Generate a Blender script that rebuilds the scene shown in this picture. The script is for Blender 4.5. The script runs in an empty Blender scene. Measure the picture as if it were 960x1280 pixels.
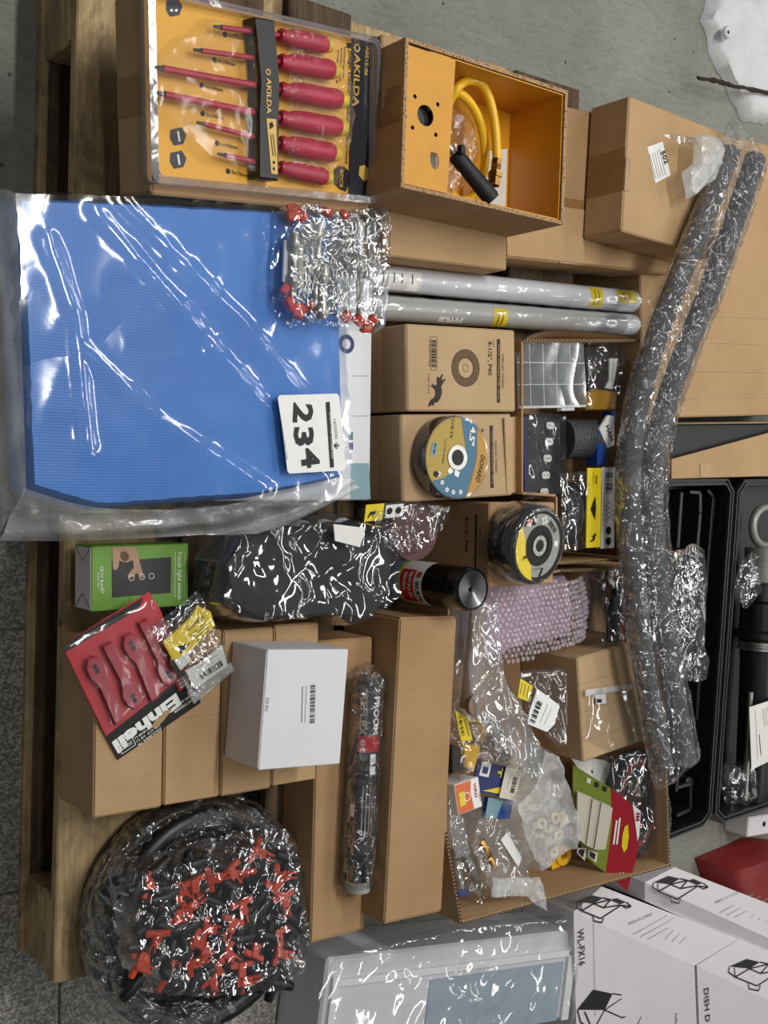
import bpy, bmesh, math, random
from mathutils import Vector, Matrix, noise
random.seed(7)
SC = bpy.context.scene
COL = SC.collection
# ---------------------------------------------------------------- camera (image taken as 960 x 1280)
FPX, NADIR, CAMH = 1450.0, (-620.0, 575.0), 1.55
_up = Vector((480-NADIR[0], -(640-NADIR[1]), FPX)).normalized()
_yy = (Vector((0, 1, 0)) - _up*_up.y).normalized()
_xx = _yy.cross(_up)
CM = Matrix((_xx, _yy, _up))                 # camera vector -> world vector
CP = Vector((0, 0, CAMH))
cam = bpy.data.cameras.new('camera'); cam.sensor_fit = 'VERTICAL'; cam.sensor_height = 36.0
cam.lens = FPX/1280*36.0; cam.clip_start = .02
camo = bpy.data.objects.new('camera', cam); COL.objects.link(camo)
camo.matrix_world = Matrix.Translation(CP) @ CM.to_4x4()
SC.camera = camo
# ---------------------------------------------------------------- light of the hall: overcast ambient plus ceiling strip lamps
w = bpy.data.worlds.new('hall'); SC.world = w; w.use_nodes = True
w.node_tree.nodes['Background'].inputs[0].default_value = (.94, .97, 1, 1)
w.node_tree.nodes['Background'].inputs[1].default_value = .09
def strip(loc, sx, sy, e, col=(1, .98, .95)):
    l = bpy.data.lights.new('ceiling_lamp', 'AREA'); l.shape = 'RECTANGLE'; l.size = sx; l.size_y = sy
    l.energy = e; l.color = col
    o = bpy.data.objects.new('ceiling_lamp', l); COL.objects.link(o); o.location = loc
    return o
for lx, ly, le in ((1.2, 1.1, 54), (-.2, .3, 10), (3.2, .1, 22), (3.0, 2.0, 18), (2.6, -1.8, 12), (4.6, 1.2, 16), (4.8, -.6, 16), (6.2, .4, 14), (6.0, 2.4, 14), (5.6, -2.2, 10)):
    strip((lx, ly, 3.2), .14, 1.5, le)
SC.view_settings.view_transform = 'Standard'; SC.view_settings.look = 'None'
SC.view_settings.exposure = 0.0; SC.view_settings.gamma = 1.0; SC.view_settings.use_curve_mapping = False
# ---------------------------------------------------------------- helpers
def at(px, py, z):
    d = CM @ Vector(((px-480)/FPX, -(py-640)/FPX, -1)); t = (z-CAMH)/d.z
    return CP + d*t
class Fr:
    """right-angled frame on a real surface: origin A, X towards B, Y towards D (photo points at given heights)"""
    def __init__(s, A, B, D, zA, zB=None, zD=None, py=False):
        zB = zA if zB is None else zB; zD = zA if zD is None else zD
        o = at(*A, zA); x = at(*B, zB)-o; y = at(*D, zD)-o
        if py: s.h = y.length; Y = y.normalized(); x2 = x - Y*x.dot(Y); s.w = x2.length; X = x2.normalized()
        else: s.w = x.length; X = x.normalized(); y2 = y - X*y.dot(X); s.h = y2.length; Y = y2.normalized()
        Z = X.cross(Y)
        s.o, s.X, s.Y, s.Z = o, X, Y, Z
        s.m = Matrix((X, Y, Z)).transposed().to_4x4(); s.m.translation = o; s.mi = s.m.inverted()
    def uv(s, px, py, h=0.0):
        d = CM @ Vector(((px-480)/FPX, -(py-640)/FPX, -1))
        t = (s.o + s.Z*h - CP).dot(s.Z)/d.dot(s.Z)
        q = s.mi @ (CP + d*t); return Vector((q.x, q.y))
    def pl(s, pts, h=0.0): return [s.uv(a, b, h) for a, b in pts]
def wf(loc=(0, 0, 0), rz=0.0):
    f = Fr.__new__(Fr); f.m = Matrix.Translation(loc) @ Matrix.Rotation(rz, 4, 'Z'); f.mi = f.m.inverted()
    f.o = Vector(loc); f.X = f.m.to_3x3() @ Vector((1, 0, 0)); f.Y = f.m.to_3x3() @ Vector((0, 1, 0)); f.Z = Vector((0, 0, 1)); f.w = f.h = 1
    return f
WORLD = wf()
def srgb(c):
    if isinstance(c, str): c = [int(c[i:i+2], 16)/255 for i in (0, 2, 4)]
    return tuple(v/12.92 if v <= .04045 else ((v+.055)/1.055)**2.4 for v in c) + (1,)
class NT:
    def __init__(s, name):
        s.m = bpy.data.materials.new(name); s.m.use_nodes = True; s.t = s.m.node_tree; s.t.nodes.clear()
        s.out = s.n('ShaderNodeOutputMaterial')
    def n(s, typ, **kw):
        nd = s.t.nodes.new(typ)
        for k, v in kw.items():
            if k.startswith('_'): setattr(nd, k[1:], v)
            else:
                key = int(k[1:]) if k[0] == 'i' and k[1:].isdigit() else k.replace('__', ' ')
                if isinstance(v, bpy.types.NodeSocket): s.t.links.new(v, nd.inputs[key])
                else: nd.inputs[key].default_value = v
        return nd
    def coord(s, sc=(1, 1, 1), obj=True):
        c = s.n('ShaderNodeTexCoord'); m = s.n('ShaderNodeMapping', Vector=c.outputs['Object' if obj else 'Generated']); m.inputs['Scale'].default_value = sc
        return m.outputs[0]
    def noise(s, vec, scale, detail=3, rough=.55, dist=0): return s.n('ShaderNodeTexNoise', Vector=vec, Scale=scale, Detail=detail, Roughness=rough, Distortion=dist).outputs[0]
    def ramp(s, fac, stops):
        r = s.n('ShaderNodeValToRGB', Fac=fac); e = r.color_ramp.elements
        while len(e) < len(stops): e.new(.5)
        for k, (p, c) in enumerate(stops): e[k].position = p; e[k].color = srgb(c) if isinstance(c, str) else (c, c, c, 1)
        return r.outputs[0]
    def mix(s, fac, a, b, bl='MIX'):
        x = s.n('ShaderNodeMix', _data_type='RGBA', _blend_type=bl)
        for k, v in ((0, fac), (6, a), (7, b)):
            if isinstance(v, bpy.types.NodeSocket): s.t.links.new(v, x.inputs[k])
            else: x.inputs[k].default_value = srgb(v) if isinstance(v, str) else v
        return x.outputs[2]
    def math(s, op, a, b=0.0):
        x = s.n('ShaderNodeMath', _operation=op)
        for k, v in ((0, a), (1, b)):
            if isinstance(v, bpy.types.NodeSocket): s.t.links.new(v, x.inputs[k])
            else: x.inputs[k].default_value = v
        return x.outputs[0]
    def bump(s, hgt, st, d=.002): return s.n('ShaderNodeBump', Height=hgt, Strength=st, Distance=d).outputs[0]
    def done(s, sh): s.t.links.new(sh, s.out.inputs[0]); return s.m
def pmat(name, c, rough=.5, var=.06, scale=60, metal=0.0, bump=0.0, coat=0.0, spec=.5, stretch=(1, 1, 1)):
    t = NT(name); v = t.coord(stretch); n = t.noise(v, scale)
    k = t.ramp(n, [(.25, max(0, 1-var*1.6)), (.75, 1.0)])
    col = t.mix(1.0, c, k, 'MULTIPLY')
    b = t.n('ShaderNodeBsdfPrincipled', Base__Color=col, Roughness=rough, Metallic=metal)
    b.inputs['Coat Weight'].default_value = coat; b.inputs['Specular IOR Level'].default_value = spec
    if bump: t.t.links.new(t.bump(n, bump), b.inputs['Normal'])
    return t.done(b.outputs[0])
def carton_mat(name, c1, c2, rib=(0, 260, 0)):
    t = NT(name); v = t.coord()
    n = t.noise(v, 9, 4); f = t.noise(t.coord((40, 900, 300)), 1, 2)
    col = t.mix(t.ramp(n, [(.3, 0.0), (.7, 1.0)]), c1, c2)
    col = t.mix(t.math('MULTIPLY', f, .22), col, '6f5334')
    sp = t.noise(v, 420, 1); col = t.mix(t.ramp(sp, [(.66, 0.0), (.74, .35)]), col, '7a5c3a')
    st = t.noise(t.coord(rib), 1, 0)
    b = t.n('ShaderNodeBsdfPrincipled', Base__Color=col, Roughness=.78, Normal=t.bump(t.math('ADD', st, t.math('MULTIPLY', n, .8)), .12, .002))
    b.inputs['Specular IOR Level'].default_value = .25
    return t.done(b.outputs[0])
def film_mat(name, haze=.05, tint=(.93, .94, .95), scale=18, st=.6, rough=.10, gl=1.0, hc=(.85, .87, .88), ior=1.5, fine=.7, vor=.5):
    """thin polythene: clear, glossy, with creases in the relief"""
    t = NT(name); v = t.coord()
    n1 = t.noise(v, scale, 1, .4, .8); r1 = t.math('ABSOLUTE', t.math('SUBTRACT', n1, .5))
    n2 = t.noise(v, scale*3.1, 2, .5, .8); r2 = t.math('ABSOLUTE', t.math('SUBTRACT', n2, .5))
    hh = t.math('ADD', t.math('MULTIPLY', r1, 2.2), t.math('MULTIPLY', r2, fine))
    if vor: hh = t.math('ADD', hh, t.math('MULTIPLY', t.n('ShaderNodeTexVoronoi', Vector=v, Scale=scale*1.6, _feature='F1').outputs['Distance'], vor))
    nb = t.bump(hh, st, .012)
    bk = t.math('SUBTRACT', ior, t.math('MULTIPLY', t.n('ShaderNodeNewGeometry').outputs['Backfacing'], ior-1/ior))
    fr = t.math('MINIMUM', t.math('MULTIPLY', t.n('ShaderNodeFresnel', IOR=bk, Normal=nb).outputs[0], gl), .42)
    tr = t.n('ShaderNodeBsdfTransparent', Color=(*tint, 1))
    df = t.n('ShaderNodeBsdfDiffuse', Color=(*hc, 1), Normal=nb)
    m1 = t.n('ShaderNodeMixShader', i0=t.math('ADD', t.math('MULTIPLY', r1, haze*2), haze*.6), i1=tr.outputs[0], i2=df.outputs[0])
    g = t.n('ShaderNodeBsdfGlossy', Color=(1, 1, 1, 1), Roughness=rough, Normal=nb)
    m2 = t.n('ShaderNodeMixShader', i0=fr, i1=m1.outputs[0], i2=g.outputs[0])
    return t.done(m2.outputs[0])
# ---------------------------------------------------------------- mesh building
def wm(o): return o.matrix_basis.copy() if o.parent is None else wm(o.parent) @ o.matrix_basis
class MB:
    def __init__(s): s.bm = bmesh.new()
    def face(s, pts):
        vs = [s.bm.verts.new(p) for p in pts]
        try: return s.bm.faces.new(vs)
        except ValueError: return None
    def box(s, x0, x1, y0, y1, z0, z1, bev=0.0, M=None, seg=1):
        vs = [s.bm.verts.new((x, y, z)) for z in (z0, z1) for y in (y0, y1) for x in (x0, x1)]
        fs = [s.bm.faces.new([vs[i] for i in q]) for q in ((0, 2, 3, 1), (4, 5, 7, 6), (0, 1, 5, 4), (2, 6, 7, 3), (0, 4, 6, 2), (1, 3, 7, 5))]
        if bev:
            es = list({e for f in fs for e in f.edges})
            r = bmesh.ops.bevel(s.bm, geom=es, offset=bev, segments=seg, affect='EDGES', profile=.5)
            vs = list({v for v in r['verts']} | {v for v in vs if v.is_valid})
        if M is not None: bmesh.ops.transform(s.bm, matrix=M, verts=vs)
        return s
    def prism(s, pts, z0, z1, bev=0.0):
        pts = [Vector((p[0], p[1])) for p in pts]
        if sum(a.x*b.y-b.x*a.y for a, b in zip(pts, pts[1:]+pts[:1])) < 0: pts.reverse()
        lo = [s.bm.verts.new((p.x, p.y, z0)) for p in pts]; n = len(pts)
        if bev:
            c = sum(pts, Vector((0, 0)))/n
            md = [s.bm.verts.new((p.x, p.y, z1-bev)) for p in pts]
            hi = [s.bm.verts.new((*(p+(c-p).normalized()*bev), z1)) for p in pts]
            rings = [lo, md, hi]
        else:
            hi = [s.bm.verts.new((p.x, p.y, z1)) for p in pts]; rings = [lo, hi]
        s.bm.faces.new(list(reversed(lo))); s.bm.faces.new(hi)
        for a, b in zip(rings, rings[1:]):
            for i in range(n): s.bm.faces.new((a[i], a[(i+1) % n], b[(i+1) % n], b[i]))
        return s
    def tube(s, path, rad, n=10, caps=True, flat=1.0, closed=False):
        path = [Vector(p) for p in path]; k = len(path)
        if not hasattr(rad, '__len__'): rad = [rad]*k
        up = Vector((0, 0, 1)); rings = []
        for i, p in enumerate(path):
            if closed: d = path[(i+1) % k]-path[i-1]
            else: d = path[min(i+1, k-1)]-path[max(i-1, 0)]
            d.normalize(); a = up.cross(d)
            if a.length < 1e-3: a = Vector((1, 0, 0)).cross(d)
            a.normalize(); b = d.cross(a)
            rings.append([s.bm.verts.new(p + a*math.cos(2*math.pi*j/n)*rad[i] + b*math.sin(2*math.pi*j/n)*rad[i]*flat) for j in range(n)])
        pr = list(zip(rings, rings[1:])) + ([(rings[-1], rings[0])] if closed else [])
        for a, b in pr:
            for j in range(n): s.bm.faces.new((a[j], a[(j+1) % n], b[(j+1) % n], b[j]))
        if caps and not closed: s.bm.faces.new(list(reversed(rings[0]))); s.bm.faces.new(rings[-1])
        return s
    def lathe(s, prof, n=24, M=None, c=(0, 0), a0=0, a1=2*math.pi):
        full = abs(a1-a0-2*math.pi) < 1e-6; m = n if full else n+1; rings = []; vs = []
        for r, z in prof:
            if r < 1e-6: ring = [s.bm.verts.new((c[0], c[1], z))]*m
            else: ring = [s.bm.verts.new((c[0]+r*math.cos(a0+(a1-a0)*j/n), c[1]+r*math.sin(a0+(a1-a0)*j/n), z)) for j in range(m)]
            rings.append(ring); vs += list(dict.fromkeys(ring))
        for a, b in zip(rings, rings[1:]):
            for j in range(n):
                q = list(dict.fromkeys((a[j], a[(j+1) % m], b[(j+1) % m], b[j])))
                if len(q) > 2: s.bm.faces.new(q)
        if M is not None: bmesh.ops.transform(s.bm, matrix=M, verts=vs)
        return s
    def grid(s, fn, nu, nv, closed_u=False):
        V = [[s.bm.verts.new(fn(i/nu, j/nv)) for i in range(nu if closed_u else nu+1)] for j in range(nv+1)]
        L = len(V[0])
        for j in range(nv):
            for i in range(nu): s.bm.faces.new((V[j][i], V[j][(i+1) % L], V[j+1][(i+1) % L], V[j+1][i]))
        return s
    def xf(s, M): bmesh.ops.transform(s.bm, matrix=M, verts=s.bm.verts); return s
    def build(s, name, mat, root=None, fr=WORLD, smooth=False, origin=None):
        me = bpy.data.meshes.new(name); s.bm.normal_update()
        M = fr.m if root is None else wm(root).inverted() @ fr.m
        o = bpy.data.objects.new(name, me); COL.objects.link(o)
        if root is None:
            c = Vector(origin) if origin is not None else None
            s.bm.transform(M)
            if c is None:
                vs = [v.co for v in s.bm.verts]
                c = Vector(((min(v.x for v in vs)+max(v.x for v in vs))/2, (min(v.y for v in vs)+max(v.y for v in vs))/2, min(v.z for v in vs)))
            s.bm.transform(Matrix.Translation(-c)); o.location = c
            bpy.context.view_layer.update() if False else None
            o.matrix_world = Matrix.Translation(c)
        else:
            s.bm.transform(M)
        s.bm.to_mesh(me); s.bm.free()
        if smooth:
            me.polygons.foreach_set('use_smooth', [True]*len(me.polygons))
            if smooth != 'all' and len(me.polygons) < 60000: me.set_sharp_from_angle(angle=math.radians(42))
        me.materials.append(mat)
        if root is not None:
            o.parent = root
            if root.parent is None and root.type == 'MESH': pass
        return o
def tag(o, label=None, cat=None, group=None, kind=None):
    if label: o['label'] = label
    if cat: o['category'] = cat
    if group: o['group'] = group
    if kind: o['kind'] = kind
    return o
def thing(name, label, cat, loc, group=None, M=None):
    o = bpy.data.objects.new(name, None); COL.objects.link(o); o.empty_display_size = .02
    mw = Matrix.Translation(loc) if M is None else M
    o.matrix_world = mw
    return tag(o, label, cat, group)
def froot(name, label, cat, fr, h, group=None):
    """an Empty at the base of a thing whose top face is the frame"""
    c = fr.m @ Vector((fr.w/2, fr.h/2, -h))
    M = fr.m.copy(); M.translation = c
    return thing(name, label, cat, None, group, M)
# ---------------------------------------------------------------- flat print on a face
_tx = {}
def textmesh(s, bold=0.0, shear=0.0):
    k = (s, bold, shear)
    if k not in _tx:
        cu = bpy.data.curves.new('t', 'FONT'); cu.body = s; cu.size = 1; cu.offset = bold; cu.shear = shear; cu.resolution_u = 2
        ob = bpy.data.objects.new('t', cu); me = bpy.data.meshes.new_from_object(ob)
        vs = [v.co.copy() for v in me.vertices]; fs = [tuple(p.vertices) for p in me.polygons]
        bpy.data.objects.remove(ob); bpy.data.curves.remove(cu); bpy.data.meshes.remove(me)
        xs = [v.x for v in vs] or [0]; ys = [v.y for v in vs] or [0]
        _tx[k] = (vs, fs, min(xs), max(xs), min(ys), max(ys))
    return _tx[k]
class Print:
    def __init__(s, fr, h=0.0): s.fr, s.h, s.k, s.px = fr, h, {}, True
    def _p(s, p): return s.fr.uv(p[0], p[1], s.h) if s.px else Vector(p)
    def mb(s, key, layer):
        s.cnt = getattr(s, 'cnt', 0)+1; m = MB(); s.k[(key, s.cnt)] = m
        return m, s.h + .00035*(layer+1)
    def poly(s, key, pts, layer=0):
        mb, z = s.mb(key, layer); q = [s._p(p) for p in pts]
        if sum(a.x*b.y-b.x*a.y for a, b in zip(q, q[1:]+q[:1])) < 0: q.reverse()
        mb.face([(p.x, p.y, z) for p in q]); return s
    def line(s, key, pts, wid, layer=0):
        mb, z = s.mb(key, layer); q = [s._p(p) for p in pts]
        for a, b in zip(q, q[1:]):
            d = (b-a).normalized(); nn = Vector((-d.y, d.x))*wid/2
            mb.face([(*(a-nn), z), (*(b-nn), z), (*(b+nn), z), (*(a+nn), z)])
        return s
    def ring(s, key, c, r0, r1, layer=0, n=28, a0=0, a1=360, sx=1.0):
        mb, z = s.mb(key, layer); c = s._p(c)
        A = [math.radians(a0+(a1-a0)*i/n) for i in range(n+1)]
        if r0 <= 0 and a1-a0 >= 360: mb.face([(c.x+math.cos(a)*r1*sx, c.y+math.sin(a)*r1, z) for a in A[:-1]]); return s
        for a, b in zip(A, A[1:]):
            mb.face([(c.x+math.cos(a)*r0*sx, c.y+math.sin(a)*r0, z), (c.x+math.cos(a)*r1*sx, c.y+math.sin(a)*r1, z), (c.x+math.cos(b)*r1*sx, c.y+math.sin(b)*r1, z), (c.x+math.cos(b)*r0*sx, c.y+math.sin(b)*r0, z)])
        return s
    def text(s, key, txt, p0, p1, hgt, layer=1, bold=0.0, shear=0.0):
        """text from p0 to p1 along its baseline, letters hgt metres tall"""
        mb, z = s.mb(key, layer); a, b = s._p(p0), s._p(p1); vs, fs, x0, x1, y0, y1 = textmesh(txt, bold, shear)
        d = b-a; L = d.length; d.normalize(); nn = Vector((-d.y, d.x)); kx = L/max(1e-6, x1-x0); ky = hgt/.73
        if txt.islower() and y1 < .6: ky = hgt/.55
        V = [mb.bm.verts.new((*(a + d*((v.x-x0)*kx) + nn*(v.y*ky)), z)) for v in vs]
        for f in fs:
            try: mb.bm.faces.new([V[i] for i in f])
            except ValueError: pass
        return s
    def bars(s, key, a, b, width, layer=1, n=22, seed=1):
        """bar code from a to b, bars as wide as width"""
        R = random.Random(seed); a, b = s._p(a), s._p(b); mb, z = s.mb(key, layer); d = b-a; nn = Vector((-d.y, d.x)).normalized()*width/2
        t = 0; ws = [R.choice((1, 1, 2, 3)) for _ in range(2*n)]; T = sum(ws)
        for i, wv in enumerate(ws):
            if i % 2 == 0:
                p, q = a+d*(t/T), a+d*((t+wv)/T); mb.face([(*(p-nn), z), (*(q-nn), z), (*(q+nn), z), (*(p+nn), z)])
            t += wv
        return s
    def done(s, root, names, warp=None):
        tot = {}
        for (k, i) in s.k: tot[k] = tot.get(k, 0)+1
        items = []; big = {}
        for (k, i), mb in s.k.items():
            if tot[k] <= 14: items.append((k, mb)); continue
            if k not in big: big[k] = mb; items.append((k, mb)); continue
            tmp = bpy.data.meshes.new('tmp'); mb.bm.to_mesh(tmp); big[k].bm.from_mesh(tmp); bpy.data.meshes.remove(tmp); mb.bm.free()
        for k, mb in items:
            bmesh.ops.recalc_face_normals(mb.bm, faces=mb.bm.faces)
            for f in mb.bm.faces:
                if f.normal.z < 0: f.normal_flip()
            if warp:
                bmesh.ops.subdivide_edges(mb.bm, edges=[e for e in mb.bm.edges if e.calc_length() > .006], cuts=6, use_grid_fill=True)
                for v in mb.bm.verts: v.co = warp(v.co)
            nm, mt = names[k] if isinstance(names, dict) and k in names else (k, M[k])
            mb.build(nm, mt, root, s.fr)
# ---------------------------------------------------------------- crumpled film bags
def crump(x, y, sc, seed):
    p = Vector((x*sc+seed*7.3, y*sc-seed*3.1, seed*1.7))
    a = 1-abs(noise.noise(p))*2.4; b = 1-abs(noise.noise(p*2.3+Vector((5, 1, 2))))*2.4
    return a*.62 + b*.38
def resample(pts, n, jit=0.0, seed=0):
    R = random.Random(seed); P = [Vector(p) for p in pts]; L = [(b-a).length for a, b in zip(P, P[1:]+P[:1])]; T = sum(L); out = []
    for i in range(n):
        t = T*i/n; k = 0
        while t > L[k] and k < len(L)-1: t -= L[k]; k += 1
        q = P[k].lerp(P[(k+1) % len(P)], t/max(L[k], 1e-9)); out.append(q)
    if jit:
        c = sum(out, Vector((0, 0)))/n
        out = [q + (c-q).normalized()*jit*noise.noise(Vector((q.x*60, q.y*60, seed))) for q in out]
    return out
def pillow(pts, h, n=96, m=22, rim=.12, amp=.004, sc=22, seed=1, jit=.004, hf=None, under=True, zb=0.0, power=2.2):
    """closed bag over an outline in frame coordinates: upper sheet domed to h, lower sheet on zb"""
    mb = MB(); O = resample(pts, n, jit, seed); c = sum(O, Vector((0, 0)))/n
    def top(i, t):
        q = c + (O[i]-c)*t; e = max(0.0, 1-t**power)
        base = hf(q.x, q.y)*min(1, e*3) if hf else h*min(1.0, e/rim if e < rim*.5 else .5+ (e-rim*.5)/(1-rim*.5)*.5)
        k = min(1, e*5)
        return (q.x, q.y, zb + max(.0004, base + amp*crump(q.x, q.y, sc, seed)*(k*.8+.2)))
    def sheet(fn, flip):
        cv = mb.bm.verts.new(fn(0, 0.0)); prev = None; rings = []
        for j in range(1, m+1):
            rings.append([mb.bm.verts.new(fn(i, j/m)) for i in range(n)])
        for i in range(n):
            f = (cv, rings[0][i], rings[0][(i+1) % n]); mb.bm.faces.new(f if not flip else f[::-1])
        for a, b in zip(rings, rings[1:]):
            for i in range(n):
                f = (a[i], b[i], b[(i+1) % n], a[(i+1) % n]); mb.bm.faces.new(f if not flip else f[::-1])
    sheet(top, False)
    if under:
        q = [mb.bm.verts.new((p.x, p.y, zb)) for p in O]; mb.bm.faces.new(q[::-1])
    return mb
def smooth_path(pts, k=6):
    P = [Vector(p) for p in pts]; out = []
    for i in range(len(P)-1):
        a, b, c, d = P[max(i-1, 0)], P[i], P[i+1], P[min(i+2, len(P)-1)]
        for j in range(k):
            t = j/k
            out.append(.5*((2*b)+(c-a)*t+(2*a-5*b+4*c-d)*t*t+(3*b-a-3*c+d)*t**3))
    return out+[P[-1]]

def zf(z): return wf((0, 0, z), 0)
# ---------------------------------------------------------------- materials
M = {}
def wood_mat(name, c1, c2, c3, sc=(1, 1, 1)):
    t = NT(name); v = t.coord(sc); n = t.noise(v, 3, 6, .65, .5); fi = t.noise(t.coord((sc[0]*200, sc[1]*11, sc[2]*200)), 1, 5, .65)
    st = t.noise(t.coord((7, 4, 7)), 2.2, 7, .68, .6)
    col = t.mix(t.ramp(fi, [(.3, 0.0), (.7, 1.0)]), c1, c2)
    col = t.mix(t.ramp(st, [(.44, 0.0), (.62, .85)]), col, c3)
    kn = t.noise(t.coord((22, 14, 22)), 2.2, 2); col = t.mix(t.ramp(kn, [(.70, 0.0), (.76, .9)]), col, '2a2016')
    b = t.n('ShaderNodeBsdfPrincipled', Base__Color=col, Roughness=.85, Normal=t.bump(t.math('ADD', fi, st), .5, .003)); b.inputs['Specular IOR Level'].default_value = .2
    return t.done(b.outputs[0])
M['wood'] = wood_mat('weathered_pallet_wood', 'cdb58c', 'a1885f', '75644a')
M['wood_dark'] = wood_mat('shaded_stained_wood', '6f5d4a', '4e3e31', '352a23')  # darker copy of the pallet wood, shade inside the pallet put into colour
def concrete():
    t = NT('brushed_concrete'); v = t.coord((1, 1, 1)); n = t.noise(v, 3.5, 6, .6); br = t.noise(t.coord((26, 60, 1)), 1.0, 5, .65, 1.8); f = t.noise(v, 160, 3, .7)
    col = t.mix(t.ramp(n, [(.3, 0.0), (.7, 1.0)]), '7b7c73', '94958b')
    col = t.mix(t.ramp(br, [(.52, 0.0), (.72, .55)]), col, '6c6d67')
    col = t.mix(t.ramp(f, [(.58, 0.0), (.72, .6)]), col, '55564f')
    vo = t.n('ShaderNodeTexVoronoi', Vector=v, Scale=19.0).outputs['Distance']; col = t.mix(t.ramp(vo, [(.035, .9), (.075, 0.0)]), col, '2e2c29')
    b = t.n('ShaderNodeBsdfPrincipled', Base__Color=col, Roughness=.62, Normal=t.bump(t.math('ADD', br, t.math('MULTIPLY', f, .6)), .7, .006)); return t.done(b.outputs[0])
M['concrete'] = concrete()
def terrazzo():
    t = NT('terrazzo'); v = t.coord()
    vo = t.n('ShaderNodeTexVoronoi', Vector=v, Scale=300.0); cell = vo.outputs['Color']
    g = t.n('ShaderNodeSeparateColor', Color=cell).outputs[0]
    col = t.ramp(g, [(.0, '6a6763'), (.35, '84817c'), (.6, '9a9791'), (.9, 'bcb8b0')])
    col = t.mix(t.ramp(t.noise(v, 5, 3), [(.4, 0.0), (.7, .4)]), col, '6b6863')
    b = t.n('ShaderNodeBsdfPrincipled', Base__Color=col, Roughness=.45); return t.done(b.outputs[0])
M['terrazzo'] = terrazzo()
M['carton'] = carton_mat('kraft_carton', 'c0a078', 'b4946c')
M['carton2'] = carton_mat('warm_kraft_carton', 'b99770', 'a98760')
M['carton3'] = carton_mat('pale_kraft_carton', 'c6aa84', 'b99b76')
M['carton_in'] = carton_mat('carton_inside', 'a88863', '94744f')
M['fluting'] = pmat('torn_board_edge', 'c9b08a', .9, .4, 300, bump=.6)
M['tape'] = pmat('brown_packing_tape', '9a7446', .22, .15, 40, bump=.15)
M['tape_clear'] = film_mat('clear_packing_tape', .06, (.9, .86, .78), 30, .2, .18)
M['black'] = pmat('black_print', '15140f', .6, .1)
M['ink'] = pmat('dark_brown_ink', '2c2218', .7, .2, 120)
M['ink_soft'] = pmat('faded_brown_ink', '6f553a', .75, .2, 200)
M['white'] = pmat('white_print', 'efefec', .5, .03)
M['paper'] = pmat('white_paper', 'e4e3de', .6, .04)
M['grey_ink'] = pmat('grey_print', '8b8b89', .6, .05)
M['white_board'] = pmat('white_cardboard', 'dfdfe2', .5, .03, 12)
M['white_side'] = pmat('white_coated_board', 'd9d4d6', .5, .04, 12)
M['yellow'] = pmat('yellow_print', 'e9cf1e', .45, .06)
M['red'] = pmat('red_print', 'c3202a', .45, .06)
M['navy'] = pmat('navy_print', '1c2a63', .5, .05)
M['teal'] = pmat('teal_print', '7fa3ab', .5, .05)
M['green_ink'] = pmat('sea_green_print', '3f7a6b', .5, .05)
M['film'] = film_mat('clear_polythene', .018, scale=6, st=.28, rough=.07, gl=2.2, fine=.06, vor=.25)
M['film_mid'] = film_mat('cloudy_polythene', .20, scale=8, st=.4, rough=.07, gl=2.4, fine=.15, vor=.25)
M['film_soft'] = film_mat('thick_clear_polythene', .022, scale=4, st=.30, rough=.10, gl=1.6, fine=.15, vor=0)
M['film_fine'] = film_mat('crinkled_cellophane', .014, scale=13, st=.6, rough=.05, gl=2.8, fine=.35, vor=.25)
M['film_hazy'] = film_mat('milky_polythene', .30, (.92, .93, .94), 8, .35, .2, fine=.3, vor=.1)
M['film_milk'] = film_mat('milky_bag_film', .40, (.92, .92, .90), 12, .45, .2, fine=.4, vor=.2)
M['pack_clear'] = film_mat('clear_blister_plastic', .04, (.95, .95, .95), 5, .08, .10, .45, fine=.2, vor=0)
M['steel'] = pmat('bright_steel', 'b4b4b0', .38, .1, 40, metal=1)
M['brass'] = pmat('brass', 'b58b4e', .3, .15, 60, metal=1)
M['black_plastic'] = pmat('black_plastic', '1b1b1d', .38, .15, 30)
M['rubber'] = pmat('black_rubber', '1d1d1f', .6, .25, 160, bump=.2)
M['dark'] = pmat('dark_textile', '26272a', .8, .3, 40, bump=.3)
M['film_crinkle'] = film_mat('crackly_cellophane', .03, scale=24, st=1.8, rough=.06, gl=3.2, fine=.5, vor=.5)
# ---------------------------------------------------------------- floor
DECK = .14
mb = MB(); mb.box(-1.2, 4.2, -2.6, 3.0, -.12, -.0005); tag(mb.build('floor', M['concrete'], origin=(0, 0, -.12)), kind='structure')
tf = thing('floor_terrazzo', None, None, (0, 0, -.006)); tf.name = 'floor_paving'; tf['kind'] = 'structure'
tw = .36; y0 = at(12, 786, 0).y
tile = None
for i in range(-3, 3):
    for j in range(-5, 3):
        x, y = .62+(i)*tw-.0, y0 + j*tw
        if x > .7 or y+tw > .32: continue
        if tile is None:
            mb = MB(); mb.box(.0015, tw-.0015, .0015, tw-.0015, 0, .006, .0012); tile = mb.build('tile', M['terrazzo'], tf); o = tile
        else: o = tile.copy(); COL.objects.link(o); o.parent = tf
        o.location = (x, y, 0)
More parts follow.
